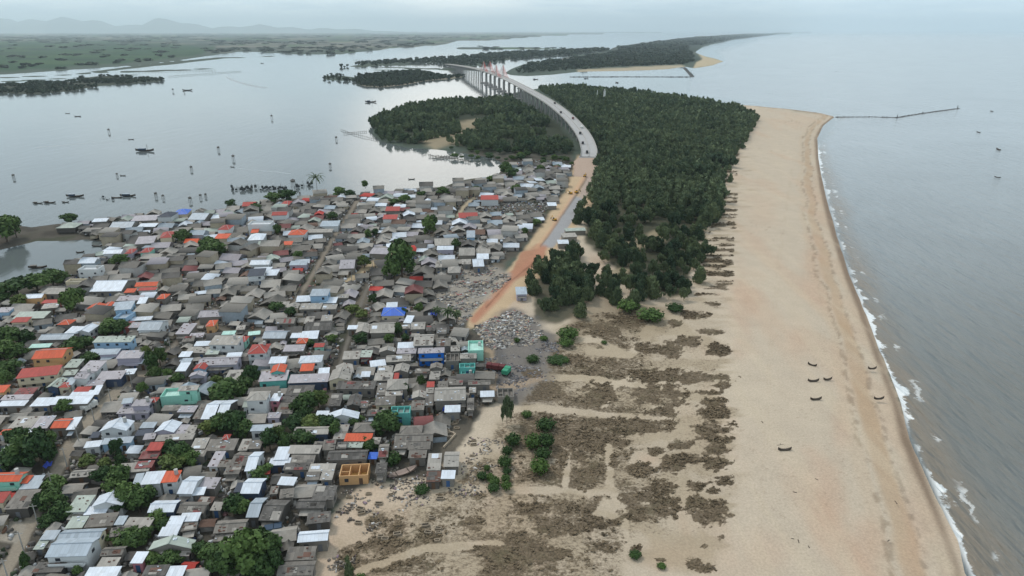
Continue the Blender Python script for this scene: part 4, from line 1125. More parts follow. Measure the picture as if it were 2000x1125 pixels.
# ================================================================ trees
def crown_cloud(n, lobes, s, seed, asp=1.0, up=.35, core=True):
    """leaf clumps spread over lobes: (centre, radii) in crown units"""
    r = np.random.default_rng(seed); L = len(lobes)
    wts = np.array([l[1][0] * l[1][2] for l in lobes]); k = r.choice(L, n, p=wts / wts.sum())
    c = np.array([l[0] for l in lobes])[k]; rad = np.array([l[1] for l in lobes])[k]
    d = r.normal(size=(n, 3)); d[:, 2] = d[:, 2] * .9 + up * .6; d /= np.linalg.norm(d, axis=1)[:, None]
    p = c + d * rad * r.uniform(.72, 1.1, (n, 1))
    nrm = d + r.normal(size=(n, 3)) * .55; nrm /= np.linalg.norm(nrm, axis=1)[:, None]
    a = np.cross(nrm, r.normal(size=(n, 3))); a /= np.linalg.norm(a, axis=1)[:, None]
    b_ = np.cross(nrm, a)
    if asp != 1.0:
        a = a * .45 + np.array([0, 0, 1.0]) * .9 + d * np.array([.5, .5, 0]); a /= np.linalg.norm(a, axis=1)[:, None]; b_ = np.cross(a, nrm); b_ /= np.linalg.norm(b_, axis=1)[:, None] + 1e-6
    sz = s * r.uniform(.6, 1.35, (n, 1))
    q = np.stack([p - a * sz * asp - b_ * sz * .6, p + a * sz * .2 * asp - b_ * sz * 1.0, p + a * sz * asp + b_ * sz * .2, p - a * sz * .1 * asp + b_ * sz], 1)
    V = q.reshape(-1, 3); Fc = np.arange(n * 4).reshape(-1, 4)
    if core:
        for (cc, rr) in lobes:
            m_, nn = 4, 6; vs = []
            for i in range(m_ + 1):
                ph = math.pi * i / m_ - math.pi / 2
                for j in range(nn):
                    t = 2 * math.pi * j / nn + i * .5; jj = .64 * r.uniform(.85, 1.1)
                    vs.append((cc[0] + rr[0] * jj * math.cos(ph) * math.cos(t), cc[1] + rr[1] * jj * math.cos(ph) * math.sin(t), cc[2] + rr[2] * jj * math.sin(ph)))
            fs = [(i * nn + j, i * nn + (j + 1) % nn, (i + 1) * nn + (j + 1) % nn, (i + 1) * nn + j) for i in range(m_) for j in range(nn)]
            Fc = np.vstack([Fc, np.array(fs) + len(V)]); V = np.vstack([V, np.array(vs)])
    return V.astype(np.float32), Fc.astype(np.int32)

def broad_lobes(seed, flat=1.0):
    r = random.Random(seed); L = [((0, 0, .62), (.34, .34, .30 * flat))]
    n = r.randint(8, 10)
    for k in range(n):
        t = 2 * math.pi * k / n + r.uniform(-.3, .3); d = r.uniform(.16, .38); q = r.uniform(.10, .22)
        L.append(((d * math.cos(t), d * math.sin(t), r.uniform(.30, .80)), (q, q, q * .85 * flat)))
    L.append(((r.uniform(-.12, .12), r.uniform(-.12, .12), .82), (.2, .2, .16)))
    return L
def pine_lobes(seed):
    r = random.Random(seed); L = []; z = .16
    while z < .93:
        k = (1 - z) ** .7; n = 3 if z < .6 else (2 if z < .8 else 1)
        for j in range(n):
            t = r.uniform(0, 6.28); d = r.uniform(.1, .28) * k if n > 1 else 0
            q = (.13 + .2 * k) * r.uniform(.8, 1.2)
            L.append(((d * math.cos(t), d * math.sin(t), z + r.uniform(-.03, .03)), (q, q, q * .62)))
        z += .15
    return L
BROAD = [mesh_arrays('leaf_crown', *crown_cloud(820, broad_lobes(k, .9 + .1 * (k % 3)), .052, k)) for k in range(5)]
BUSHY = [mesh_arrays('shrub_crown', *crown_cloud(420, [((0, 0, .42), (.4, .4, .4))] + [((.22 * math.cos(t + k), .22 * math.sin(t + k), .4), (.26, .26, .34)) for t in (0, 1.3, 2.5, 3.8, 5)], .05, 40 + k)) for k in range(3)]
PINE_ = [mesh_arrays('pine_crown', *crown_cloud(950, (pine_lobes(20 + k) if k % 2 else [((c[0] * 1.3, c[1] * 1.3, c[2]), (q[0] * .8, q[1] * .8, q[2] * 1.1)) for c, q in broad_lobes(30 + k)]), .032, 60 + k, 2.6, .5)) for k in range(4)]
M_BROAD = leafmat('broad_leaves', (.030, .062, .020), (.095, .150, .040)); M_LIGHT = leafmat('light_leaves', (.05, .085, .024), (.12, .15, .04))
M_SHRUB = leafmat('shrub_leaves', (.026, .056, .014), (.070, .120, .026)); M_PINE = leafmat('pine_needles', (.040, .070, .038), (.155, .190, .090)); M_BARK = plain('bark', lin(92, 80, 70))
M_PALM = leafmat('palm_leaves', (.03, .05, .02), (.08, .11, .04))
for L_, mt in ((BROAD, M_BROAD), (BUSHY, M_SHRUB), (PINE_, M_PINE)):
    for me in L_: me.materials.append(mt)
LIGHT = [me.copy() for me in BROAD[:2]]
for me in LIGHT: me.materials.clear(); me.materials.append(M_LIGHT)
def trunk_mesh(h, r0, limbs=4, seed=0):
    q = random.Random(seed); mb = MB(); mb.bar((0, 0, -.02), (0, 0, h), r0, 6, r0 * .5)
    for k in range(limbs):
        t = 2 * math.pi * k / limbs + q.random(); z = h * q.uniform(.55, .9)
        mb.bar((0, 0, z), (.22 * math.cos(t), .22 * math.sin(t), z + .22), r0 * .45, 5, r0 * .15)
    me = bpy.data.meshes.new('trunk'); me.from_pydata(mb.v, [], mb.f); me.update(); me.materials.append(M_BARK); return me
TRUNK = trunk_mesh(.55, .035); PTRUNK = trunk_mesh(.8, .018, 5, 3); STRUNK = trunk_mesh(.35, .05, 3, 5)

TREES = []; TREE_XY = []
rt = random.Random(9)
def place_tree(px, py, wpx, hpx, kind='b', label=None, group='trees among the houses', look=None):
    base = G(px, py + hpx * .42, GROUND_Z); s = scale_at(base)
    w_ = wpx / s * 1.2; hh = max(hpx / (s * .86), w_ * .62)
    if kind == 's': hh = max(1.2, min(hpx / (s * .95), w_ * .9))
    crown, trunk, nm, cat = {'b': (rt.choice(BROAD), TRUNK, 'tree', 'tree'), 'l': (rt.choice(LIGHT), TRUNK, 'tree', 'tree'), 'p': (rt.choice(PINE_), PTRUNK, 'pine_tree', 'pine tree'), 's': (rt.choice(BUSHY), STRUNK, 'shrub', 'shrub')}[kind]
    o = thing(nm, label, cat, base, rt.uniform(0, 6.28), group); o.scale = (w_, w_, hh)
    link('trunk', trunk, None, o); link('crown', crown, None, o)
    TREE_XY.append((base.x, base.y, w_ * .4))
    if label is None:
        look = look or {'b': 'dark green leafy tree', 'l': 'yellowish-green leafy tree', 'p': 'dark feathery pine', 's': 'round green shrub'}[kind]
        size = 'big ' if w_ > 9 else ('small ' if w_ < 5 else '')
        TREES.append((o, base.x, base.y, size + look))
    return o
def hedge(x0, x1, y, h_, n, kind='b'):
    for k in range(n): place_tree(x0 + (x1 - x0) * (k + .5) / n + rt.uniform(-3, 3), y + rt.uniform(-3, 3), (x1 - x0) / n * rt.uniform(1.0, 1.35), h_ * rt.uniform(.85, 1.2), kind)
TD = '''108 948 44 30 b|84 985 26 40 b|108 978 46 44 b|120 1000 40 34 b|144 1002 36 20 b|98 1018 34 26 b|252 968 50 46 b|274 982 46 46 b|292 968 34 34 b|236 990 34 30 b|205 930 34 30 b|236 928 44 32 b|222 950 34 26 b|310 1012 40 30 b|322 1028 30 26 b
230 1048 34 24 b|260 1052 52 30 b|284 1046 30 26 b|395 1075 34 30 b|420 1088 52 44 b|446 1100 56 54 b|492 1080 74 84 b|528 1072 56 60 b|510 1110 60 50 b|540 1100 34 50 b|462 988 44 42 b|478 996 30 34 b|300 1094 36 18 b|336 1096 44 18 b|54 1098 18 40 b|154 1116 18 24 b
56 880 52 56 b|84 884 54 70 b|100 868 34 44 b|36 858 40 34 b|30 900 60 36 b|174 902 34 22 l|206 906 26 18 l|230 880 22 40 b|238 900 20 24 b|330 876 34 26 b|352 890 44 40 b|372 898 34 30 b|340 912 50 20 l|278 760 20 22 b|128 796 32 26 b|10 742 30 28 b
300 712 26 40 b|314 700 24 36 l|348 740 26 20 b|410 836 34 26 l|432 830 40 34 b|460 830 50 44 b|480 840 36 34 b|492 736 30 40 b|482 752 30 26 b|440 776 60 18 b|468 770 30 18 b|600 790 44 40 b|622 782 34 34 l|596 812 30 30 b|580 800 30 30 b
580 828 44 26 b|610 832 44 24 l|640 830 40 28 b|656 844 26 34 b|664 820 26 16 b|690 824 34 16 b|756 826 54 40 b|738 838 34 26 b|528 862 34 40 b|548 852 30 34 l|560 866 26 36 b|592 862 44 18 b|612 858 24 16 b|722 874 26 24 b|712 866 30 20 b|767 893 34 30 s|792 762 18 22 b
424 744 24 18 l|508 932 40 12 b|706 664 26 22 b|760 664 18 20 b|778 646 18 28 b|792 662 16 16 b|820 604 18 18 b|790 614 14 20 b|824 748 16 26 l|786 516 56 70 b|770 530 34 40 b|838 448 28 38 b|846 438 18 28 b|453 401 18 17 b|500 409 26 18 b|536 391 30 15 b|560 389 34 14 b
664 379 26 12 b|685 380 20 12 b|714 362 12 14 b|410 478 34 24 b|424 490 40 30 b|396 494 22 20 b|650 424 22 16 b|582 499 18 14 b|712 513 24 22 l|719 460 15 18 b|734 456 14 14 b|544 452 14 22 b|14 452 44 46 b|32 446 30 38 b|-14 456 44 50 b|139 431 28 13 b|360 464 30 24 b|376 458 20 16 b
234 511 32 18 b|147 594 36 48 b|155 578 24 24 b|104 548 44 18 b|124 540 24 14 b|74 560 50 18 b|36 568 50 22 b|10 576 50 24 b|44 590 34 18 l|216 640 36 18 b|238 642 36 18 b|206 650 24 16 b|150 678 40 24 b|170 672 34 18 b|22 660 50 36 b|10 690 50 40 b|38 690 36 30 b|56 662 30 26 b|20 722 44 28 b|176 704 34 16 b
288 696 24 34 l|304 730 26 22 l|568 612 24 18 b|540 606 30 12 b|690 606 26 18 l|708 616 26 16 l|728 586 16 18 b|648 664 20 16 b|606 672 20 14 b|330 730 20 16 b|988 332 26 24 b|1000 340 22 18 b|960 352 20 12 b|1056 330 16 8 b|1010 370 20 14 b|930 372 20 12 b|866 376 24 14 b|822 382 18 12 b|790 392 24 12 b|770 398 20 10 b|1048 436 18 10 b|1026 454 12 14 b|890 480 18 22 b'''
for e in TD.replace('\n', '|').split('|'):
    a_ = e.split(); place_tree(*map(float, a_[:4]), a_[4])
# green mounds of shrubs on the scrub
for (x, y, w_, h_) in [(1002, 857, 30, 30), (1066, 827, 38, 26), (1042, 860, 34, 34), (1066, 858, 34, 34), (1060, 884, 32, 26), (1054, 908, 36, 34), (990, 879, 22, 20), (986, 900, 28, 26), (951, 910, 13, 20), (942, 928, 22, 16), (957, 930, 16, 14), (966, 938, 22, 20), (964, 951, 24, 18), (990, 919, 17, 16), (988, 933, 18, 18), (989, 947, 20, 20)]:
    place_tree(x, y, w_, h_, 's', 'rounded bright green shrub in the clump on the pale scrub', 'rounded shrubs on the scrub')
place_tree(1029, 808, 20, 14, 's', 'low dark shrub standing alone beside the sandy track'); place_tree(824, 955, 30, 14, 's', 'dark shrub at the foot of the twin grey sheds', )
place_tree(990, 806, 22, 54, 'p', 'lone feathery dark pine beside the last ruined shacks'); place_tree(682, 1108, 18, 44, 'p', 'slim dark pine on the sand at the village edge'); place_tree(705, 1128, 22, 20, 's', 'dark low shrub beside the slim pine on sand')
for (x, y, w_, h_) in [(1270, 614, 50, 26), (1226, 596, 40, 26), (1110, 650, 40, 26), (1105, 668, 30, 20), (1088, 702, 40, 12), (1104, 704, 16, 10), (1040, 700, 26, 16), (1318, 600, 34, 18), (1010, 664, 12, 12), (1180, 668, 12, 8), (1292, 1104, 18, 10), (1240, 1082, 24, 14), (1062, 660, 16, 10)]:
    place_tree(x, y, w_, h_, 's', None, 'dark shrubs on the dry scrub', 'spreading dark shrub')

for k in range(34):
    x = rt.uniform(880, 1120); y = 292 + (x - 880) * .10 + rt.uniform(-9, 13)
    place_tree(x, y, rt.uniform(8, 18), rt.uniform(5, 10), rt.choice('bbs'), 'low dark bush on the marshy bank behind the inlet', 'bushes on the marshy bank')
# palms
def palm(px, py, hpx, label):
    base = G(px, py, GROUND_Z); hh = hpx / (scale_at(base) * .88); o = thing('palm_tree', label, 'palm tree', base, rt.random() * 6)
    tb = MB(); tb.bar((0, 0, -.1), (.15, 0, hh * .55), .22, 6, .16); tb.bar((.15, 0, hh * .55), (.1, .1, hh * .84), .16, 6, .13); tb.build('trunk', M_BARK, o)
    fr = MB(); top = Vector((.1, .1, hh * .84))
    for k in range(22):
        t = k * 2.4; el = .9 - 1.3 * k / 22; L = hh * .42; p0 = top
        for s_ in range(4):
            u = (s_ + 1) / 4; e2 = el - 1.1 * u * u
            p1 = p0 + Vector((math.cos(t) * math.cos(e2), math.sin(t) * math.cos(e2), math.sin(e2))) * L / 4
            sd = Vector((-math.sin(t), math.cos(t), 0)) * .5 * (1 - .6 * abs(u - .45)); dr = Vector((0, 0, -.22))
            fr.poly(p0, p0 + sd + dr, p1 + sd * .85 + dr, p1); fr.poly(p0, p1, p1 - sd * .85 + dr, p0 - sd + dr); p0 = p1
    fr.build('crown', M_PALM, o); return o
palm(621, 386, 42, 'tall fan-crowned palm at the lagoon shore above the roofs'); palm(854, 628, 26, 'green palm standing over the blue tarpaulin'); palm(876, 636, 34, 'dusty grey-green palm at the edge of the rubble'); palm(892, 634, 26, 'shorter dusty palm leaning at the rubble edge')

# ---------------------------------------------------------------- the pine wood
def scatter(poly, step, jit=.45, gap=None):
    W = [G(*p) for p in poly]; P2 = [(p.x, p.y) for p in W]
    x0, x1 = min(p[0] for p in P2), max(p[0] for p in P2); y0, y1 = min(p[1] for p in P2), max(p[1] for p in P2)
    xs, ys = np.meshgrid(np.arange(x0, x1, step), np.arange(y0, y1, step * .87)); xs[1::2] += step / 2
    xs = xs + RNG.uniform(-jit, jit, xs.shape) * step; ys = ys + RNG.uniform(-jit, jit, ys.shape) * step
    d_ = sdist(xs, ys, P2); ok = d_ > RNG.uniform(-1, 1, xs.shape) * step * .8
    return xs[ok], ys[ok]
CLEAR = [[(1205, 480), (1285, 458), (1296, 474), (1240, 492)], [(1185, 532), (1238, 522), (1228, 542), (1192, 548)], [(1262, 405), (1288, 402), (1284, 413)], [(822, 276), (898, 264), (903, 278), (850, 288)], [(897, 240), (928, 238), (933, 260), (902, 268)], [(906, 208), (974, 207), (972, 213), (910, 215)]]
fx, fy = [], []
for poly, st in ((PINES, 6.4), (PINES_B, 4.0), (CLUMP, 7.6)):
    a_, b_ = scatter(poly, st); fx.append(a_); fy.append(b_)
a_, b_ = scatter([(1135, 480), (1170, 495), (1195, 525), (1220, 560), (1290, 590), (1240, 610), (1150, 590), (1140, 530)], 7.5); fx.append(a_); fy.append(b_)
a_, b_ = scatter([(1330, 560), (1345, 480), (1375, 420), (1392, 400), (1385, 470), (1365, 540), (1350, 600)], 9.0); fx.append(a_); fy.append(b_)
fx = np.concatenate(fx); fy = np.concatenate(fy)
fpx = 1000 + F * fx / (fy * CT + H * ST); fpy = 562.5 + F * (H * CT - fy * ST) / (fy * CT + H * ST)
ok = np.ones(fx.shape, bool)
for P_ in CLEAR: ok &= sdist(fpx, fpy, P_) < 1
ok &= ~((fbm(fx / 30, fy / 30, 3, 201) > .58) & (fpy > 330) & (RNG.random(fx.shape) < .8))
ok &= ~((fpx > 1120) & (fpx < 1350) & (fpy > 470) & (fpy < 560) & (RNG.random(fx.shape) < .45))
DECK_CLEAR = [(1150, 312), (1148, 290), (1142, 272), (1128, 252), (1106, 232), (1075, 212), (1040, 196), (1010, 184), (985, 176)]
BPG = [G(x, y, z) for x, y, z in [(1150, 306, 7), (1150, 290, 8.5), (1142, 268, 10.5), (1128, 248, 13), (1107, 226, 16), (1075, 201, 20), (1041, 181, 24), (1010, 164.5, 27)]]
bl_ = [(p.x, p.y) for p in BPG]; ok &= ldist(fx, fy, bl_) > 13
ok &= ldist(fx, fy, [(p[0] - 8, p[1] - 12) for p in bl_[1:]]) > 9
ok &= ~((fbm(fx / 60, fy / 60, 3, 231) > .60) & (fpx < 1130) & (fpy > 225))
fx, fy, fpx, fpy = fx[ok], fy[ok], fpx[ok], fpy[ok]
fh = 8.0 + 4.6 * (fbm(fx / 22, fy / 22, 3, 211) - .5) * 2 + RNG.uniform(-2.2, 2.4, fx.shape)
fh = np.where(fpy > 480, fh * .92, fh); edge_low = fpx > 1330 + (470 - fpy) * .2
fw = fh * RNG.uniform(.55, 1.0, fx.shape) + .6
order = np.argsort(-fpy); near = order[:300]; rest = order[300:]
for i in near:
    o = thing('pine_tree', 'dark feathery pine standing in the wood beside the beach', 'pine tree', (fx[i], fy[i], GROUND_Z - .1), rt.uniform(0, 6.28), 'pines of the beach wood')
    o.scale = (fw[i], fw[i], fh[i]); link('trunk', PTRUNK, None, o); link('crown', rt.choice(PINE_), None, o)

def forest_mesh(name, xs, ys, ws, hs, protos, rgb_lo, rgb_hi, z=GROUND_Z):
    Vs, Fs, Cs, off = [], [], [], 0; pick = RNG.integers(0, len(protos), len(xs)); rot = RNG.uniform(0, 6.28, len(xs))
    lo, hi = np.array(rgb_lo), np.array(rgb_hi)
    tone = np.clip(fbm(xs / 35, ys / 35, 3, 221) * .7 + RNG.uniform(-.1, .45, xs.shape), 0, 1)
    for k, (V, Fc) in enumerate(protos):
        ii = np.where(pick == k)[0]
        if not len(ii): continue
        c, s_ = np.cos(rot[ii])[:, None], np.sin(rot[ii])[:, None]
        X = (V[None, :, 0] * c - V[None, :, 1] * s_) * ws[ii][:, None] + xs[ii][:, None]
        Y = (V[None, :, 0] * s_ + V[None, :, 1] * c) * ws[ii][:, None] + ys[ii][:, None]
        Z = V[None, :, 2] * hs[ii][:, None] + z
        Vs.append(np.stack([X, Y, Z], -1).reshape(-1, 3)); n = len(V)
        Fs.append((Fc[None] + (off + np.arange(len(ii)) * n)[:, None, None]).reshape(-1, 4)); off += n * len(ii)
        tt = np.repeat(tone[ii], n)[:, None]; Cs.append(lo * (1 - tt) + hi * tt)
    me = mesh_arrays(name, np.concatenate(Vs), np.concatenate(Fs), np.concatenate(Cs)); return link(name, me, vcol('forest_foliage', .8, .3, .5, spec=.15))
lowp = [crown_cloud(120, (pine_lobes(20 + k) if k % 2 else broad_lobes(30 + k)), .085, 80 + k, 1.7, .5) for k in range(4)]
midp = [crown_cloud(44, [((0, 0, .3), (.42, .42, .26)), ((.1, 0, .55), (.32, .32, .24)), ((-.05, .05, .8), (.18, .18, .2))], .15, 90 + k, 1.3, .5) for k in range(4)]
pl_lo, pl_hi = (.036, .066, .040), (.165, .200, .100)
sel = fpy[rest] > 250; a_ = rest[sel]; b_ = rest[~sel]
tag(forest_mesh('forest', fx[a_], fy[a_], fw[a_], fh[a_], lowp, pl_lo, pl_hi), kind='stuff')
tag(forest_mesh('forest', fx[b_], fy[b_], fw[b_] * 1.15, fh[b_] * 1.05, midp, pl_lo, pl_hi), kind='stuff')
# wooded islands and the far spit
ix, iy = [], []
for poly, st in ((ISLE_A, 11), (ISLE_L, 13), (ISLE_TAIL, 16), (STRIP_B, 26), ([(1008, 144), (1120, 136), (1200, 131), (1330, 126), (1352, 120), (1345, 104), (1330, 90), (1250, 96), (1180, 108), (1090, 119), (1030, 128)], 20), ([(1200, 96), (1330, 90), (1368, 88), (1430, 76), (1540, 65), (1440, 68), (1340, 76)], 60)):
    q, r_ = scatter(poly, st); ix.append(q); iy.append(r_)
ix = np.concatenate(ix); iy = np.concatenate(iy); r_ = np.hypot(ix, iy)
fpx2 = 1000 + F * ix / (iy * CT + H * ST); fpy2 = 562.5 + F * (H * CT - iy * ST) / (iy * CT + H * ST)
keep = ~((fpx2 < 330) & (fbm(ix / 70, iy / 50, 3, 241) > .50)) & ~((fpx2 > 1060) & (fpx2 < 1240) & (fpy2 < 125) & (fpy2 > 106) & (RNG.random(ix.shape) < .5)) & ~((fpx2 > 660) & (fpx2 < 1000) & (fpy2 < 131) & (RNG.random(ix.shape) < .45)) & ~((fpx2 < 700) & (fpx2 > 620) & (RNG.random(ix.shape) < .5))
ix, iy, r_ = ix[keep], iy[keep], r_[keep]
bl = [crown_cloud(14, [((0, 0, .45), (.42, .42, .42))], .26, 100 + k) for k in range(3)]
ihh = np.where(r_ < 2600, RNG.uniform(4, 10, r_.shape), RNG.uniform(8, 16, r_.shape)) * np.clip(r_ / 3500, .9, 1.5)
tag(forest_mesh('island_trees', ix, iy, np.clip(ihh * 1.2, 6, 40) * np.clip(r_ / 3000, 1, 2.4), ihh, bl, (.020, .032, .022), (.05, .068, .04), .6), kind='stuff')
# lines of trees and roofs across the far plain
n_ = 5200
tpx = RNG.uniform(-500, 1150, n_); tpy = 63.5 + 72 * RNG.random(n_) ** 2.2
tx, ty = G_arr(tpx, tpy); okk = (shore_distance(tx, ty, tpx, tpy) > 40) & (fbm(tpx / 60, tpy / 2.2, 3, 301) > .5) & ~((tpx < 420) & (tpy > 82) & (fbm(tpx / 40, tpy / 1.6, 3, 305) < .56))
tx, ty = tx[okk], ty[okk]; rr_ = np.hypot(tx, ty)
tag(forest_mesh('far_tree_belts', tx, ty, np.clip(rr_ * .010, 20, 160), RNG.uniform(7, 15, len(tx)), bl, (.02, .032, .024), (.05, .07, .045), .6), kind='stuff')
# ================================================================ the rest of the village: smaller and farther houses, sheds, yards, rubble
class Boxes:
    """many plain pieces collected as arrays"""
    def __init__(s): s.V = []; s.F = []; s.C = []; s.n = 0
    def add(s, V, Fc, C_):
        s.V.append(np.asarray(V, np.float32)); s.F.append(np.asarray(Fc, np.int32) + s.n); s.C.append(np.asarray(C_, np.float32)); s.n += len(V)
    def build(s, name, mat):
        return link(name, mesh_arrays(name, np.concatenate(s.V), np.concatenate(s.F), np.concatenate(s.C)), mat)
ROOFC = dict(W=(204, 210, 218), Z=(150, 160, 168), L=(152, 146, 138), G=(116, 111, 104), D=(92, 88, 84), O=(206, 92, 58), R=(172, 62, 54), K=(120, 72, 70), P=(158, 166, 156), V=(154, 148, 152), N=(104, 80, 68), B=(60, 90, 160))
rv = random.Random(21)
def simple_house(B, x, y, a, w_, d_, h, rk, wallc, gable):
    c, s_ = math.cos(a), math.sin(a); r_ = .22 * d_ if gable else .1 * d_; z0 = GROUND_Z - .1
    X, Y = w_ / 2, d_ / 2; i = .3
    zb = h if gable else h + r_
    loc = [(-X + i, -Y + i, z0), (X - i, -Y + i, z0), (X - i, Y - i, z0), (-X + i, Y - i, z0), (-X + i, -Y + i, z0 + h), (X - i, -Y + i, z0 + h), (X - i, Y - i, z0 + zb - .05), (-X + i, Y - i, z0 + zb - .05)]
    fc = [(0, 1, 5, 4), (1, 2, 6, 5), (2, 3, 7, 6), (3, 0, 4, 7)]
    col = [lin(*wallc)] * 8
    k = rv.uniform(.82, 1.1); rc = [min(1, v * k) for v in lin(*ROOFC[rk])]
    zt = z0 + h + .04
    if gable:
        loc += [(-X, -Y, zt), (X, -Y, zt), (X, 0, zt + r_), (-X, 0, zt + r_), (X, Y, zt), (-X, Y, zt), (X, 0, zt + r_), (-X, 0, zt + r_)]
        fc += [(8, 9, 10, 11), (12, 13, 15, 14), (5, 6, 14, 14), (7, 4, 15, 15)]; k2 = rv.uniform(.85, 1.05); col += [rc] * 4 + [[v * k2 for v in rc]] * 4
        fc = fc[:6] + [(9, 10, 12, 12), (8, 13, 11, 11)]
        loc += []
    else:
        loc += [(-X, -Y, zt), (X, -Y, zt), (X, Y, zt + r_), (-X, Y, zt + r_), (-X, -Y, zt - .1), (X, -Y, zt - .1)]
        fc += [(8, 9, 10, 11), (12, 13, 9, 8)]; col += [rc] * 6
    # a dark doorway and window
    if w_ > 4:
        q = -Y + i - .03; xd = rv.uniform(-X + 1, X - 1.6); n = len(loc)
        loc += [(xd, q, z0 + .1), (xd + .95, q, z0 + .1), (xd + .95, q, z0 + min(2.1, h - .3)), (xd, q, z0 + min(2.1, h - .3))]; fc.append((n, n + 1, n + 2, n + 3)); col += [(.03, .03, .035)] * 4
    V = [(x + p[0] * c - p[1] * s_, y + p[0] * s_ + p[1] * c, p[2]) for p in loc]
    B.add(V, fc, col)
def occupied(x, y, r):
    return any((x - q[0]) ** 2 + (y - q[1]) ** 2 < (r + q[2]) ** 2 for q in OCC)
OCC = []
for dd_ in DONE:
    (o, cx, cy, a, w_, d_) = dd_[:6]
    n = max(1, round(max(w_, d_) / min(w_, d_)))
    for k in range(n):
        t_ = (k + .5) / n - .5; lx, ly = (t_ * w_, 0) if w_ > d_ else (0, t_ * d_)
        OCC.append((cx + lx * math.cos(a) - ly * math.sin(a), cy + lx * math.sin(a) + ly * math.cos(a), min(w_, d_) * .5))
NH = len(OCC)
TREE_OCC = [(t_[0], t_[1], t_[2] * .9) for t_ in TREE_XY]
GRID = {}
def gadd(x, y, r): GRID.setdefault((int(x // 12), int(y // 12)), []).append((x, y, r))
for q in OCC + TREE_OCC: gadd(*q)
def free(x, y, r):
    gx, gy = int(x // 12), int(y // 12)
    for i in range(-2, 3):
        for j in range(-2, 3):
            for q in GRID.get((gx + i, gy + j), ()):
                if (x - q[0]) ** 2 + (y - q[1]) ** 2 < (r + q[2]) ** 2: return False
    return True
HOUSE_ZONE = [(-500, 1160), (560, 1160), (620, 1090), (640, 1000), (660, 950), (720, 900), (850, 870), (900, 830), (960, 780), (930, 700), (880, 640), (840, 600), (880, 540), (960, 520), (1000, 490), (1050, 440), (1085, 390), (1110, 345), (1100, 318), (1020, 315), (992, 338), (978, 349), (948, 357), (902, 363), (862, 376),
              (800, 377), (700, 386), (600, 391), (540, 396), (480, 406), (440, 417), (380, 423), (300, 423), (180, 440), (120, 450), (220, 476), (215, 496), (180, 510), (150, 522), (130, 545), (60, 575), (-100, 590), (-500, 600)]
BARE = [[(935, 400), (1070, 398), (1070, 425), (940, 428)], [(690, 520), (770, 492), (785, 505), (710, 545)], [(540, 620), (600, 560), (600, 545), (560, 600)]]
LANEW = [([G(*p)[:2] for p in L_], w_) for L_, w_, c_ in LANES]
def lane_clear(x, y, r):
    for L_, w_ in LANEW:
        for (ax, ay), (bx_, by) in zip(L_[:-1], L_[1:]):
            ex, ey = bx_ - ax, by - ay; t_ = max(0, min(1, ((x - ax) * ex + (y - ay) * ey) / (ex * ex + ey * ey)))
            if (x - ax - ex * t_) ** 2 + (y - ay - ey * t_) ** 2 < (r + 2.6) ** 2: return False
    return True
B1 = Boxes(); NB = 0
wallset = [(120, 116, 110), (134, 128, 120), (150, 146, 142), (104, 98, 92), (176, 174, 170), (150, 160, 168), (168, 156, 136), (96, 92, 90)]
cands = []
for pas, (r0, r1) in enumerate(((4.0, 5.2), (3.2, 3.9), (2.2, 2.8), (1.5, 1.9))):
    Y = 92.0
    while Y < 640:
        X_ = -330.0
        while X_ < 110:
            x = X_ + rv.uniform(-2.5, 2.5); y = Y + rv.uniform(-2.5, 2.5)
            X_ += (8.4, 6.4, 4.8, 3.6)[pas]
            py = pyof(y, 0); px = pxof(x, y, 0)
            if px < -350 or py > 1190 or (pas == 3 and py < 620) or (pas == 0 and py > 640) or (pas == 1 and py > 640 and rv.random() < .35): continue
            if not inpoly(px, py, HOUSE_ZONE) or any(inpoly(px, py, P_) for P_ in BARE): continue
            r = rv.uniform(r0, r1)
            if not free(x, y, r * .86) or not lane_clear(x, y, r * .8): continue
            if pas == 3 and rv.random() < .45: continue
            gadd(x, y, r * .82)
            rk = rv.choices('GLDWZVORPKN', (32, 28, 15, 10, 5, 9, .8, 1.2, 4, 2, 3))[0]
            if py > 560 and rv.random() < .6: rk = rv.choice('GGDLL')
            w_ = 2 * r * rv.uniform(.92, 1.12); d_ = 2 * r * rv.uniform(.78, 1.05)
            hh = rv.uniform(1.6, 2.5) if pas < 2 else rv.uniform(1.3, 2.0)
            if pas == 0 and rv.random() < .14: hh = rv.uniform(4.4, 6.2)
            simple_house(B1, x, y, R(rv.gauss(6, 9)) + (R(90) if rv.random() < .3 else 0), w_, d_, hh, rk, rv.choice(wallset if hh < 4 else wallset[4:7]), rv.random() < .68); NB += 1
        Y += (8.0, 6.2, 4.6, 3.6)[pas]
tag(B1.build('village_houses', vcol('village_surface', .75, .3, 1.1)), kind='stuff')
print('fill houses', NB)

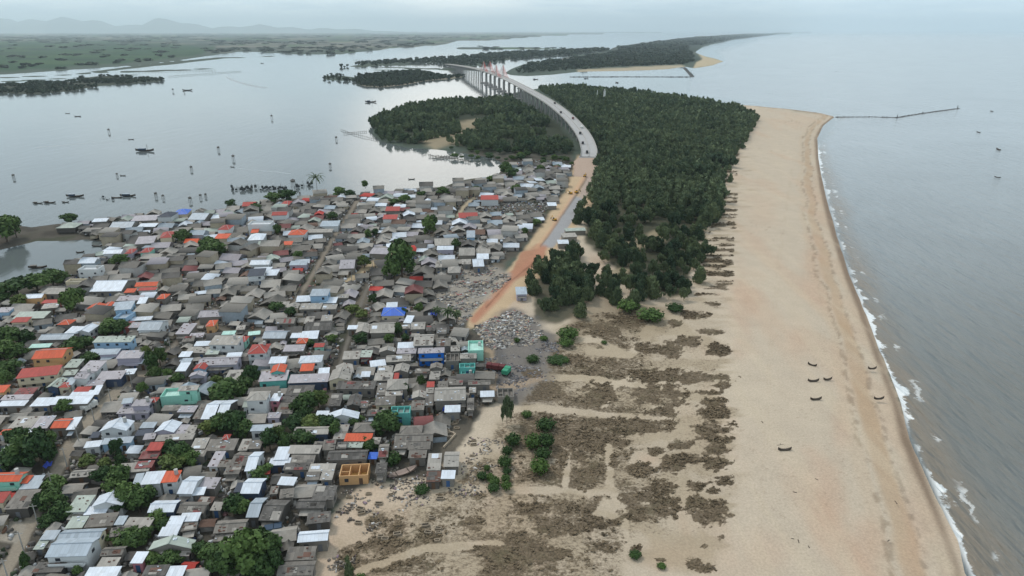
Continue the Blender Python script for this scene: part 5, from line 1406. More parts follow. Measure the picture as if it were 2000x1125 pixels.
UNIT = np.array([(-1, -1, 0), (1, -1, 0), (1, 1, 0), (-1, 1, 0), (-1, -1, 1), (1, -1, 1), (1, 1, 1), (-1, 1, 1)], np.float32) * (.5, .5, 1)
UF = np.array([(4, 5, 6, 7), (0, 1, 5, 4), (1, 2, 6, 5), (2, 3, 7, 6), (3, 0, 4, 7)], np.int32)
def debris(name, xs, ys, size, hgt, cols, wts, tilt=.35, asp=2.2, z=GROUND_Z - .15):
    n = len(xs); q = RNG
    sx_ = size * q.uniform(.35, 1.2, n) * q.uniform(1, asp, n); sy_ = size * q.uniform(.3, 1.0, n); sz_ = hgt * q.uniform(.25, 1.2, n)
    a = q.uniform(0, 6.28, n); tx_ = q.uniform(-tilt, tilt, n); ty_ = q.uniform(-tilt, tilt, n)
    u = UNIT[None] * np.stack([sx_, sy_, sz_], -1)[:, None, :]
    zz = u[..., 2] + u[..., 0] * tx_[:, None] + u[..., 1] * ty_[:, None]
    X = u[..., 0] * np.cos(a)[:, None] - u[..., 1] * np.sin(a)[:, None] + xs[:, None]; Y = u[..., 0] * np.sin(a)[:, None] + u[..., 1] * np.cos(a)[:, None] + ys[:, None]
    V = np.stack([X, Y, zz + z + (np.abs(tx_) * sx_ * .3)[:, None]], -1).reshape(-1, 3)
    Fc = (UF[None] + (np.arange(n) * 8)[:, None, None]).reshape(-1, 4)
    cc = np.array([lin(*c) for c in cols])[q.choice(len(cols), n, p=np.array(wts) / sum(wts))] * q.uniform(.75, 1.15, (n, 1))
    me = mesh_arrays(name, V, Fc, np.repeat(cc, 8, 0)); return tag(link(name, me, vcol('debris_surface', .9, .15, 1.5)), kind='stuff')
def rnd_in(poly, n):
    P2 = np.array([G(*p)[:2] for p in poly]); lo, hi = P2.min(0), P2.max(0); xs, ys = [], []; m_ = 0
    while m_ < n:
        a = RNG.uniform(lo[0], hi[0], n * 2); b = RNG.uniform(lo[1], hi[1], n * 2); k = sdist(a, b, P2) > 0; xs.append(a[k]); ys.append(b[k]); m_ += k.sum()
    return np.concatenate(xs)[:n], np.concatenate(ys)[:n]
def clumped(xs, ys, s, th, seed):
    k = fbm(xs / s, ys / s, 3, seed) > th; return xs[k], ys[k]
# yard clutter between the houses
xs, ys = rnd_in(HOUSE_ZONE, 42000)
k = np.array([free(x, y, .1) for x, y in zip(xs, ys)]); xs, ys = xs[k], ys[k]
kk = np.zeros(xs.shape, bool) + True
for L_, w_ in LANEW: kk &= ldist(xs, ys, L_) > 2.4
debris('yard_clutter', xs[kk], ys[kk], .95, .9, [(120, 116, 110), (88, 84, 80), (150, 146, 140), (190, 192, 194), (110, 84, 68), (70, 80, 110), (60, 70, 50), (150, 110, 110)], [30, 26, 20, 9, 8, 3, 8, 2], .25)
# demolished plots
R1 = [(835, 545), (900, 522), (966, 524), (1000, 548), (930, 608), (900, 645), (856, 640), (830, 590)]
R2 = [(925, 645), (1000, 608), (1040, 628), (1070, 650), (1040, 680), (960, 690)]
R3 = [(930, 690), (1040, 670), (1092, 672), (1085, 745), (1050, 790), (985, 800), (960, 760)]
R4 = [(715, 556), (800, 548), (850, 560), (860, 640), (800, 700), (740, 600)]
xa, ya = rnd_in(R1, 2600); xb, yb = rnd_in(R2, 1900); xc, yc = rnd_in(R4, 900)
x_, y_ = np.concatenate([xa, xb, xc]), np.concatenate([ya, yb, yc]); k = np.array([free(a, b, .2) for a, b in zip(x_, y_)]); x_, y_ = clumped(x_[k], y_[k], 6, .38, 401)
debris('rubble', x_, y_, .95, .35, [(150, 146, 140), (124, 120, 116), (96, 92, 90), (196, 196, 194), (150, 104, 96), (176, 160, 140), (70, 68, 66)], [28, 22, 18, 7, 5, 18, 8], .22, 3)
xa, ya = rnd_in(R3, 3000); xa, ya = clumped(xa, ya, 5, .45, 411)
debris('rubble', xa, ya, .7, .25, [(104, 102, 104), (84, 82, 84), (130, 128, 130), (160, 158, 160), (110, 96, 88)], [28, 26, 20, 6, 10], .25, 2.5)
xa, ya = rnd_in([(640, 1125), (660, 980), (720, 905), (860, 940), (920, 860), (1000, 870), (1000, 960), (800, 1000), (700, 1060), (690, 1125)], 2000); xa, ya = clumped(xa, ya, 4, .52, 421); k = np.array([free(a, b, .3) for a, b in zip(xa, ya)])
debris('rubble', xa[k], ya[k], .55, .35, [(150, 140, 128), (110, 102, 94), (84, 76, 70), (190, 186, 182), (140, 120, 130)], [26, 24, 20, 8, 5], .4, 2.2)

# low dry scrub: tufts where the ground carries it
xs, ys = rnd_in([(650, 1125), (660, 1050), (880, 950), (960, 830), (1060, 720), (1100, 640), (1200, 605), (1330, 600), (1370, 470), (1420, 330), (1440, 330), (1440, 600), (1440, 900), (1440, 1125)], 42000)
qpx = 1000 + F * xs / (ys * CT + H * ST); qpy = 562.5 + F * (H * CT - ys * ST) / (ys * CT + H * ST)
jx = np.clip(((qpx + 520) / 3040 * (NX - 1)).astype(int), 0, NX - 1); jy = np.clip(((1420 - qpy) / (1420 - 61.6) * (NY - 1)).astype(int), 0, NY - 1)
k = SCRUB[jy, jx] > RNG.uniform(.45, 1.15, xs.shape); xs, ys = xs[k], ys[k]
tuft = [crown_cloud(7, [((0, 0, .3), (.42, .42, .36))], .3, 500 + q, core=False) for q in range(4)]
sz = RNG.uniform(.5, 1.5, len(xs))
tag(forest_mesh('dry_scrub', xs, ys, sz, sz * RNG.uniform(.25, .5, len(xs)), tuft, lin(72, 62, 48), lin(126, 110, 88), GROUND_Z - .1), kind='stuff')
# ================================================================ bridge
CONC = plain('bridge_concrete', lin(178, 174, 168), var=.1, sc=.05); CONC2 = plain('pier_concrete', lin(150, 146, 142), var=.15, sc=.1); REDP = plain('red_steel', lin(176, 62, 52), dirt=0)
ASPH = plain('deck_surface', lin(164, 162, 160), var=.1, sc=.08); WHITE = plain('white_paint', lin(214, 214, 210)); BOATW = plain('boat_wood', lin(70, 62, 54), dirt=.3); BOATB = plain('boat_blue', lin(58, 74, 92), dirt=.3); BAMB = plain('bamboo', lin(104, 100, 92)); YEL = plain('machine_yellow', lin(196, 150, 60)); BLK = plain('rubber', (.02, .02, .02), dirt=0)
NET = plain('dark_net', lin(58, 62, 64), dirt=0); DRED = plain('truck_red', lin(96, 44, 46)); TGRN = plain('truck_green', lin(60, 140, 110)); CABG = plain('cab_glass', (.03, .04, .05), .2, dirt=0, spec=.5)
BP = [(1150, 306, 7), (1150, 290, 8.5), (1142, 268, 10.5), (1128, 248, 13), (1107, 226, 16), (1075, 201, 20), (1041, 181, 24), (1010, 164.5, 27), (986, 153, 29), (961, 143, 29.5), (936, 135.5, 28), (908, 130, 22), (888, 127, 14), (872, 125, 7)]
ctrl = [G(*p) for p in BP]
def spline(ctrl, per=10):
    out = []
    for i in range(len(ctrl) - 1):
        p0 = ctrl[max(0, i - 1)]; p1 = ctrl[i]; p2 = ctrl[i + 1]; p3 = ctrl[min(len(ctrl) - 1, i + 2)]
        for k in range(per):
            t_ = k / per
            out.append(.5 * ((2 * p1) + (p2 - p0) * t_ + (2 * p0 - 5 * p1 + 4 * p2 - p3) * t_ ** 2 + (3 * p1 - p0 - 3 * p2 + p3) * t_ ** 3))
    return out + [ctrl[-1]]
path = spline(ctrl)
root = thing('bridge', 'long curved concrete road bridge on tall piers with a red cable-stayed middle', 'bridge', (ctrl[0].x, ctrl[0].y, 0))
LOC = Vector((ctrl[0].x, ctrl[0].y, 0)); HW = 8.0
def frame_at(i):
    a = path[max(0, i - 1)]; b_ = path[min(len(path) - 1, i + 1)]; tdir = (b_ - a); tdir.z = 0; tdir.normalize(); return tdir, Vector((tdir.y, -tdir.x, 0))
dk = MB(); surf = MB(); rails = [MB(), MB()]; rings = []
for i, p in enumerate(path):
    td, sd_v = frame_at(i); q = p - LOC; rings.append((q, sd_v))
for (qa, sa), (qb, sb) in zip(rings[:-1], rings[1:]):
    prof = [(-HW, 0), (HW, 0), (HW, -.6), (3.6, -1.2), (3.2, -2.8), (-3.2, -2.8), (-3.6, -1.2), (-HW, -.6)]
    for k in range(8):
        (u0, z0), (u1, z1) = prof[k], prof[(k + 1) % 8]
        if k == 0: continue
        dk.poly(qa + sa * u0 + Vector((0, 0, z0)), qb + sb * u0 + Vector((0, 0, z0)), qb + sb * u1 + Vector((0, 0, z1)), qa + sa * u1 + Vector((0, 0, z1)))
    up = Vector((0, 0, .02)); surf.poly(qa - sa * (HW - .3) + up, qa + sa * (HW - .3) + up, qb + sb * (HW - .3) + up, qb - sb * (HW - .3) + up)
    for s_, mb in zip((-1, 1), rails):
        a0 = qa + sa * s_ * (HW - .3); b0 = qb + sb * s_ * (HW - .3); a1 = qa + sa * s_ * HW; b1 = qb + sb * s_ * HW; h_ = Vector((0, 0, 1.2))
        mb.poly(a0, b0, b0 + h_, a0 + h_); mb.poly(a1, a1 + h_, b1 + h_, b1); mb.poly(a0 + h_, b0 + h_, b1 + h_, a1 + h_)
dk.build('deck', CONC, root); surf.build('road_surface', ASPH, root)
for mb in rails: mb.build('parapet', CONC, root)
med = MB()
for (qa, sa), (qb, sb) in zip(rings[:-1], rings[1:]):
    h_ = Vector((0, 0, .7)); med.poly(qa - sa * .25, qb - sb * .25, qb - sb * .25 + h_, qa - sa * .25 + h_); med.poly(qa + sa * .25, qa + sa * .25 + h_, qb + sb * .25 + h_, qb + sb * .25); med.poly(qa - sa * .25 + h_, qb - sb * .25 + h_, qb + sb * .25 + h_, qa + sa * .25 + h_)
med.build('median_barrier', CONC, root)
# piers at even spacing
cum = [0.0]
for a, b_ in zip(path[:-1], path[1:]): cum.append(cum[-1] + (b_ - a).length)
s_ = 38.0; BR_GROUND = []
while s_ < cum[-1] - 20:
    i = max(k for k in range(len(cum)) if cum[k] <= s_); fr = (s_ - cum[i]) / (cum[i + 1] - cum[i]); p = path[i].lerp(path[i + 1], fr); td, sv = frame_at(i); q = p - LOC
    ang = math.atan2(td.y, td.x); main_ = pyof(p.y, p.z) < 168 and pyof(p.y, p.z) > 138
    pm = MB(); gz = -3.0
    for u in ((-4.6, 4.6) if not main_ else (-5.5, 5.5)):
        c = q + sv * u; r0 = 1.1 if not main_ else 2.2
        pm.bar((c.x, c.y, gz), (c.x, c.y, q.z - 2.8 - 1.2), r0, 8)
    a = q + sv * -7.0; b2 = q + sv * 7.0; zt = q.z - 2.8
    e = Vector((td.x, td.y, 0)) * 1.1
    pm.slab((a - e) * 1 + Vector((0, 0, zt - q.z)), (b2 - e) + Vector((0, 0, zt - q.z)), (b2 + e) + Vector((0, 0, zt - q.z)), (a + e) + Vector((0, 0, zt - q.z)), 1.4)
    if main_:
        pm.slab(q - sv * 10 - e * 5 + Vector((0, 0, 2.2 - q.z)), q + sv * 10 - e * 5 + Vector((0, 0, 2.2 - q.z)), q + sv * 10 + e * 5 + Vector((0, 0, 2.2 - q.z)), q - sv * 10 + e * 5 + Vector((0, 0, 2.2 - q.z)), 4)
    pm.build('pier', CONC2, root); s_ += 33.0 if not main_ else 62.0
    BR_GROUND.append((p.x, p.y))
for px_t, py_t in ((976, 149), (951, 140)):
    i = min(range(len(path)), key=lambda k: abs(pyof(path[k].y, path[k].z) - py_t)); td, sv = frame_at(i); q = path[i] - LOC
    for u in (-7.4, 7.4):
        b0 = q + sv * u; pm = MB(); pm.bar(b0 - Vector((0, 0, 3)), b0 + Vector((0, 0, 24)), 1.25, 6, .8); py_o = pm.build('pylon', CONC, root)
        cb = MB()
        for k in range(1, 8):
            for dr in (-1, 1):
                j = i; want = 10 + 8.5 * k
                tgt = None
                tot = 0; jj = i
                while 0 < jj < len(path) - 1 and tot < want: tot += (path[jj + dr] - path[jj]).length; jj += dr
                f_ = want / max(tot, 1); e_ = q.lerp(path[jj] - LOC, min(1, f_)); t2, s2 = frame_at(jj)
                cb.bar(b0 + Vector((0, 0, 10 + 1.9 * k)), e_ + s2 * u, .2, 4)
        cb.build('stay_cables', REDP, root)['kind'] = 'stuff'
# abutment block under the near end
am = MB(); q0 = path[0]; td, sv = frame_at(0)
e0 = td * -1.0; am.slab(q0 - LOC - sv * 9.5 + e0 * 4 + Vector((0, 0, -.3)), q0 - LOC + sv * 9.5 + e0 * 4 + Vector((0, 0, -.3)), q0 - LOC + sv * 9.5 + td * 6 + Vector((0, 0, -.3)), q0 - LOC - sv * 9.5 + td * 6 + Vector((0, 0, -.3)), 7.5)
am.build('abutment', CONC2, root)
# the earth ramp from the bridge end down to the road
rp = MB(); n_ = 10; end = G(1140, 345, GROUND_Z)
A0 = Vector((q0.x, q0.y, q0.z - .4)) - td * 4
prev = None
for k in range(n_ + 1):
    u = k / n_; c = A0.lerp(Vector((end.x, end.y, GROUND_Z - .15)), u); c.z = (A0.z - GROUND_Z) * (1 - u) ** 1.2 + GROUND_Z - .1; tdd = (Vector((end.x, end.y, 0)) - Vector((A0.x, A0.y, 0))).normalized(); nv = Vector((tdd.y, -tdd.x, 0))
    sl = (c.z - GROUND_Z) * 1.5
    ring = [c - nv * (9.5 + sl) - Vector((0, 0, c.z)), c - nv * 9.5, c + nv * 9.5, c + nv * (9.5 + sl) - Vector((0, 0, c.z))]
    if prev:
        for j in range(3): rp.poly(prev[j], ring[j], ring[j + 1], prev[j + 1])
    prev = ring
tag(rp.build('road', plain('ramp_earth', lin(176, 152, 134), var=.2, sc=.2)), kind='structure')

# ================================================================ machines and lorries
def excavator(px, py, rz, label):
    o = thing('excavator', label, 'excavator', G(px, py, GROUND_Z), rz, 'excavators on the roadworks'); o.scale = (.72, .72, .72)
    for s_ in (-1, 1):
        mb = MB(); mb.box(-1.9, 1.9, s_ * 1.2 - .3, s_ * 1.2 + .3, .05, .8); mb.build('track', BLK, o)
    mb = MB(); mb.box(-1.9, 1.1, -1.25, 1.25, .85, 1.9); mb.box(-1.9, -.7, -1.2, 1.2, 1.9, 2.3); bd = mb.build('body', YEL, o)
    mb = MB(); mb.box(-.2, 1.2, .2, 1.2, 1.95, 3.0); mb.build('cab', CABG, o)
    mb = MB(); mb.bar((1.0, -.2, 1.6), (3.6, -.2, 4.2), .28); am = mb.build('boom', YEL, o)
    mb = MB(); mb.bar((3.6, -.2, 4.2), (5.3, -.2, 1.9), .22); mb.build('arm', YEL, o)
    mb = MB(); mb.slab((4.9, -.7, 1.9), (5.7, -.7, 1.6), (5.7, .4, 1.6), (4.9, .4, 1.9), .8); mb.build('bucket', BLK, o)
excavator(1114, 379, 2.6, 'yellow excavator on the sandy embankment, its boom towards the village'); excavator(1126, 377, .6, 'yellow excavator beside the dark kerb line of the new road'); excavator(1083, 431, 2.2, 'yellow excavator nearest the red soil, below the other machines'); excavator(1142, 345, 1.2, 'yellow excavator nearest the bridge end')
def lorry(p, rz, body, label, L=6.0, group='lorries and vans'):
    o = thing('lorry', label, 'lorry', p, rz, group)
    mb = MB(); mb.box(-L / 2, L / 2 - 1.9, -1.15, 1.15, .9, 2.3); mb.box(-L / 2 + .1, L / 2 - 2.0, -1.05, 1.05, 2.3, 2.45); mb.build('load_bed', body, o)
    mb = MB(); mb.box(L / 2 - 1.8, L / 2, -1.1, 1.1, .7, 2.5); cb_ = mb.build('cab', body, o)
    mb = MB(); mb.box(L / 2 - .6, L / 2 + .03, -.95, .95, 1.6, 2.3); mb.build('windscreen', CABG, cb_)
    for x in (-L / 2 + 1, L / 2 - 1):
        for s_ in (-1, 1):
            mb = MB(); mb.bar((x, s_ * .85, .5), (x, s_ * 1.15, .5), .5, 8); mb.build('wheel', BLK, o)
lorry(G(963, 722, GROUND_Z), 2.9, DRED, 'dark red lorry parked on the bare ground beside the grey rubble', 4.8); lorry(G(976, 724, GROUND_Z), 2.9, DRED, 'second dark red lorry parked close behind the first', 4.2); lorry(G(989, 731, GROUND_Z), 1.2, TGRN, 'small teal green lorry with a white roof beside the red lorries', 4.2)
for k, (py_t, u, mt) in enumerate([(222, -4, BLK), (233, 3, DRED), (250, 4, WHITE), (262, -3, BLK), (281, -5, BLK), (299, -2, BLK), (204, 4, BLK)]):
    i = min(range(len(path)), key=lambda j: abs(pyof(path[j].y, path[j].z) - py_t)); td, sv = frame_at(i); p = path[i] + sv * u + Vector((0, 0, .05))
    lorry(p, math.atan2(td.y, td.x) + (0 if u > 0 else math.pi), mt, 'small lorry parked on the curved bridge deck', 5.0, 'lorries on the bridge deck')

# ================================================================ boats
def hull_mesh(L, B, D, sheer=.55, n=12):
    mb = MB(); rings = []
    for i in range(n + 1):
        u = i / n * 2 - 1; wdt = B / 2 * max(.03, (1 - abs(u) ** 2.6)); z = D + sheer * abs(u) ** 2.4 * D * 1.5; x = u * L / 2
        keel = .12 * D + sheer * D * max(0, abs(u) - .55) * 1.6
        rings.append([(x, -wdt, z), (x, -wdt * .7, keel + .25 * D), (x, 0, keel), (x, wdt * .7, keel + .25 * D), (x, wdt, z), (x, wdt * .8, z - .06), (x, 0, z - .35 * D), (x, -wdt * .8, z - .06)])
    for a, b_ in zip(rings[:-1], rings[1:]):
        for k in range(8): mb.poly(a[k], b_[k], b_[(k + 1) % 8], a[(k + 1) % 8])
    return mb
def boat(px, py, Lpx, rz, label, cabin=0, mat=None, group='boats', mast=False, z=-.15, oars=False):
    p = G(px, py, z); L = Lpx / scale_at(p) if Lpx else 8; L /= max(.45, abs(math.cos(rz)) + .12); B = L * .22; D = max(.6, L * .085)
    o = thing('boat', label, 'boat', p, rz, group)
    hull_mesh(L, B, D, 1.05 if group == 'boats drawn up on the beach' else .7).build('hull', mat or BOATW, o)
    if cabin:
        cm = MB(); x0 = -L * .32; x1 = x0 + L * .28 * cabin; cm.box(x0, x1, -B * .36, B * .36, D * .7, D * .7 + L * .12); c_ = cm.build('cabin', BOATB if cabin > .9 else BOATW, o)
        rm_ = MB(); rm_.slab((x0 - .3, -B * .44, D * .7 + L * .12 + .12), (x1 + .3, -B * .44, D * .7 + L * .12 + .12), (x1 + .3, B * .44, D * .7 + L * .12 + .12), (x0 - .3, B * .44, D * .7 + L * .12 + .12), .1); rm_.build('cabin_roof', RM['Z'] if cabin > .9 else RM['G'], c_)
    if mast:
        mm = MB(); mm.bar((L * .15, 0, D * .6), (L * .15, 0, D + L * .3), L * .008 + .04, 5); mm.build('mast', BAMB, o)
    th = MB()
    for k in (-.12, .2): th.box(L * k - .1, L * k + .1, -B * .4, B * .4, D * .78, D * .84)
    if not cabin: th.build('thwart', BOATW, o)
    return o
boat(283, 296, 40, .02, 'large dark fishing boat with a long cabin moored alone in the lagoon', 1.3, None, 'fishing boats in the lagoon', True)
boat(147, 385, 38, .05, 'dark wide-bowed fishing boat moored above the pair near the lagoon shore', 1.0, None, 'fishing boats in the lagoon')
boat(74, 398, 22, .0, 'dark boat moored bow to stern with another, nearer the picture edge', .8, None, 'fishing boats in the lagoon'); boat(97, 397, 26, .05, 'dark boat moored just ahead of its twin near the wooded point', .8, None, 'fishing boats in the lagoon')
boat(128, 396, 15, .1, 'small faint boat beside the moored pair', .6, None, 'fishing boats in the lagoon'); boat(228, 387, 22, .1, 'low dark barge tied to a covered boat', 0, None, 'fishing boats in the lagoon'); boat(250, 384, 34, .03, 'covered dark boat with a long roof beside a low barge', 1.5, None, 'fishing boats in the lagoon')
boat(724, 200, 24, .1, 'dark fishing boat crossing the lagoon towards the wooded point', 1.0, None, 'fishing boats in the lagoon', True); boat(512, 124, 7, 0, 'tiny boat far up the lagoon near the field shore', 1.0); boat(256, 273, 11, .2, 'small motor boat drawing a long straight wake'); boat(454, 327, 10, 2.9, 'small motor boat with a curved wake near the stake fences')
boat(74, 524, 38, .15, 'dark flared boat floating in the pond', .9); boat(157, 494, 15, .4, 'small dark boat in the pond beside the bank'); boat(190, 482, 22, .1, 'pale narrow boat moored in the pond inlet'); boat(240, 344, 12, 0, 'thin low boat beside a stilt hut in open lagoon'); boat(152, 228, 14, 0, 'thin dark boat far out beside open lagoon'); boat(132, 222, 10, 0, 'thin pale boat far out on the lagoon'); boat(366, 177, 20, .2, 'low sampan with crossed poles in the far lagoon')
boat(804, 351, 14, .2, 'small boat on the bright inlet before the village'); boat(1046, 155.5, 12, .0, 'small dark boat in the channel nearest the bridge', 1.0); boat(1145, 154, 10, .1, 'small dark boat in the channel under the far sandy bank', 1.0)
for x, y, s_ in [(1950, 293, 9), (1948, 347, 7), (1911, 259, 6), (1937, 218, 5), (1634, 140, 5), (1205, 162, 6)]:
    boat(x, y, s_, rt.uniform(0, 3), 'tiny dark boat far out on the open sea', 0, None, 'small boats on the sea')
BZ = GROUND_Z - .1
for x, y, s_, rz, lb in [(1586, 715, 16, 2.55, 'dark slender boat beached highest up the shore, pointing askew'), (1588, 746, 25, .02, 'long dark boat beached just above a netted one'), (1616, 743, 20, .1, 'narrow beached boat with poles beside a long dark boat'), (1593, 782, 26, .08, 'dark beached boat with a raised bow, lowest of its cluster'),
                         (1532, 881, 30, .03, 'dark curved boat beached alone with gear behind it'), (1703, 722, 19, .02, 'thin dark boat on the wet berm nearest the surf, upper one'), (1716, 781, 23, .05, 'thin pale-sided boat on the wet berm, lower one')]:
    boat(x, y, s_, rz, lb, 0, None, 'boats drawn up on the beach', z=BZ - .1)
def driftwood(px, py, L, rz, label, grp='flotsam on the beach'):
    o = thing('driftwood', label, 'driftwood', G(px, py, BZ), rz, grp); mb = MB(); mb.bar((-L / 2, 0, .15), (L / 2, .1, .2), .12, 6, .06); mb.bar((0, 0, .18), (L * .2, L * .3, .35), .07, 5, .03); mb.build('log', BOATW, o)
driftwood(1524, 870, 2.2, .2, 'pale log lying behind the lone beached boat')
for x, y in [(1736, 1057), (1500, 1046), (1548, 1053), (1560, 1058), (1580, 1069), (1552, 962), (1595, 937), (1750, 982), (1489, 825), (1720, 690)]: driftwood(x, y, rt.uniform(.7, 1.3), rt.uniform(0, 3), 'small dark piece of driftwood lying on the open sand', 'small driftwood on the sand')
# hull frame lying on the sand by the houses
o = thing('boat_wreck', 'long bleached boat frame lying on the sand before a dark hut', 'boat wreck', G(788, 926, GROUND_Z), R(32)); wb_ = hull_mesh(8.6, 2.4, .9); wb_.build('hull', plain('bleached_wood', lin(150, 132, 122)), o)
rb = MB(); rb.box(-2.2, -2.0, -1.1, 1.1, .9, 1.05); rb.build('thwart', BOATW, o); rb = MB(); rb.box(1.4, 1.6, -1.1, 1.1, .9, 1.05); rb.build('thwart', BOATW, o)

# ================================================================ lagoon stakes, stilt huts, weirs
def stilt_hut(px, py, hpx, label='little stilted watch hut standing in the open lagoon'):
    p = G(px, py + hpx / 2, 0); s_ = scale_at(p); hh = hpx / s_; w_ = min(hh * .45, 3.4); o = thing('stilt_hut', label, 'stilt hut', p, rt.uniform(-.4, .4), 'stilt huts in the lagoon')
    for sx_ in (-1, 1):
        for sy_ in (-1, 1):
            mb = MB(); mb.bar((sx_ * w_ * .42, sy_ * w_ * .42, -1), (sx_ * w_ * .36, sy_ * w_ * .36, hh * .6), .14, 5); mb.build('stilt', BAMB, o)
    mb = MB(); mb.box(-w_ * .45, w_ * .45, -w_ * .4, w_ * .4, hh * .58, hh * .8); mb.build('cabin', BAMB, o)
    mb = MB(); q = w_ * .6
    ap = (0, 0, hh * 1.02)
    for a, b_ in (((-q, -q), (q, -q)), ((q, -q), (q, q)), ((q, q), (-q, q)), ((-q, q), (-q, -q))): mb.poly((*a, hh * .8), (*b_, hh * .8), ap)
    mb.poly((-q, -q, hh * .8), (-q, q, hh * .8), (q, q, hh * .8), (q, -q, hh * .8)); mb.build('roof', RM['D'], o)
for x, y, h_ in [(27, 344, 9), (213, 255, 8), (427, 290, 9), (456, 307, 10), (229, 341, 7), (374, 328, 9), (645, 322, 9), (531, 228, 8), (657, 270, 8), (305, 380, 10), (319, 384, 9), (372, 389, 11), (392, 383, 9), (402, 381, 8), (573, 357, 16), (586, 378, 7), (338, 176, 6), (360, 178, 5)]: stilt_hut(x, y, h_)
def stake_fence(x0, x1, y, hpx, label, dens=1.0, slope=0.0):
    p = G((x0 + x1) / 2, y, 0); o = thing('stake_fence', label, 'fish fence', p, 0, 'stake fences of the lagoon'); mb = MB(); nb = MB(); x = x0
    while x < x1:
        q = G(x, y + slope * (x - x0) + rt.uniform(-3, 3), 0) - p; h_ = hpx / scale_at(p) * rt.uniform(.5, 1.15)
        mb.bar((q.x, q.y, -1), (q.x + rt.uniform(-.3, .3), q.y, h_), .13, 4)
        if rt.random() < .6: nb.slab((q.x - .9, q.y, h_ * .75), (q.x + .9, q.y, h_ * .75), (q.x + .9, q.y + .25, h_ * .75), (q.x - .9, q.y + .25, h_ * .75), h_ * .6)
        x += 2.0 / dens * rt.uniform(.5, 1.4)
    mb.build('stake', BAMB, o)['kind'] = 'stuff'; nb.build('netting', NET, o)['kind'] = 'stuff'
stake_fence(453, 492, 371, 9, 'dense dark net fence of stakes, the one farthest from the palm', 1.1); stake_fence(492, 560, 370, 9, 'long ragged row of stakes and nets in shallow lagoon water', .8); stake_fence(574, 612, 366, 9, 'short row of stakes next to the tall palm', .8, -.1); stake_fence(196, 226, 388, 5, 'thin row of stakes beside the covered boat', .5)
def pole_line(pts, label, hpx=5, step=5, r=.2):
    p = G(*pts[0], 0); o = thing('fish_weir', label, 'fish weir', p, 0, 'weirs and pole lines'); mb = MB(); rl = MB(); last = None
    for (ax, ay), (bx_, by) in zip(pts[:-1], pts[1:]):
        n = max(2, int(math.hypot(bx_ - ax, by - ay) / step))
        for k in range(n + 1):
            q = G(ax + (bx_ - ax) * k / n, ay + (by - ay) * k / n, 0) - p; h_ = hpx / scale_at(G(ax, ay, 0)) * rt.uniform(.6, 1.1); mb.bar((q.x, q.y, -1), (q.x, q.y, h_), r, 4)
            top = Vector((q.x, q.y, h_ * .6))
            if last is not None: rl.bar(last, top, r * .8, 4)
            last = top
        last = None
    mb.build('stake', BAMB, o)['kind'] = 'stuff'; rl.build('rail', BAMB, o)['kind'] = 'stuff'
pole_line([(666, 255), (700, 266), (738, 275)], 'long bamboo fish weir pointing at the wooded clump', 4, 4); pole_line([(672, 262), (716, 258)], 'bamboo weir arm crossing the longer weir', 4, 4)
for pts in ([(260, 141), (420, 138)], [(330, 150), (470, 140)], [(0, 166), (140, 158)], [(690, 118), (800, 121)]): pole_line(pts, 'far line of fishing stakes standing in the lagoon shallows', 2.5, 6, .35)
for dd_ in (((870, 295), (905, 312), (835, 308), (880, 318)),):
    pole_line([(838, 306), (872, 310), (918, 318)], 'brushy fish weir in the bright inlet', 6, 3, .3); pole_line([(846, 312), (900, 304)], 'second brushy weir in the bright inlet', 5, 3, .3)
# breakwaters
ROCK = plain('rock', lin(92, 90, 88), var=.3, sc=.3)
def breakwater(pts, label, w_, h_, posts=()):
    p = G(*pts[0], 0); o = thing('breakwater', label, 'breakwater', p); mb = MB()
    for (ax, ay), (bx_, by) in zip(pts[:-1], pts[1:]):
        A, B_ = G(ax, ay, 0), G(bx_, by, 0); n = max(3, int((B_ - A).length / (w_ * .8)))
        for k in range(n):
            c = A.lerp(B_, (k + .5) / n) - p; mb.blob((c.x + rt.uniform(-1, 1), c.y + rt.uniform(-1, 1), -.3), w_ * rt.uniform(.6, .9), w_ * rt.uniform(.6, .9), h_ * rt.uniform(.7, 1.2), 6, 4, .2)
    r_ = mb.build('rock_mound', ROCK, o); r_['kind'] = 'stuff'
    for (x, y, hp) in posts:
        q = G(x, y, 0); hh = hp / scale_at(q); pm = MB(); qq = q - p; pm.bar((qq.x, qq.y, 0), (qq.x, qq.y, hh), .8, 6, .35); pm.build('beacon_post', ROCK, o)
breakwater([(1632, 229), (1700, 228.5), (1752, 230), (1800, 222), (1874, 212)], 'long thin breakwater running out to sea from the tip of the beach', 2.6, 1.3, [(1752, 231, 7), (1802, 222, 4), (1870, 212, 6)])
breakwater([(1337, 133), (1345, 141), (1353, 150)], 'short dark breakwater at the end of the far spit', 6, 3.2); breakwater([(1112, 150.5), (1230, 150.2), (1352, 150.5)], 'low straight breakwater across the channel mouth', 4.5, 1.8)

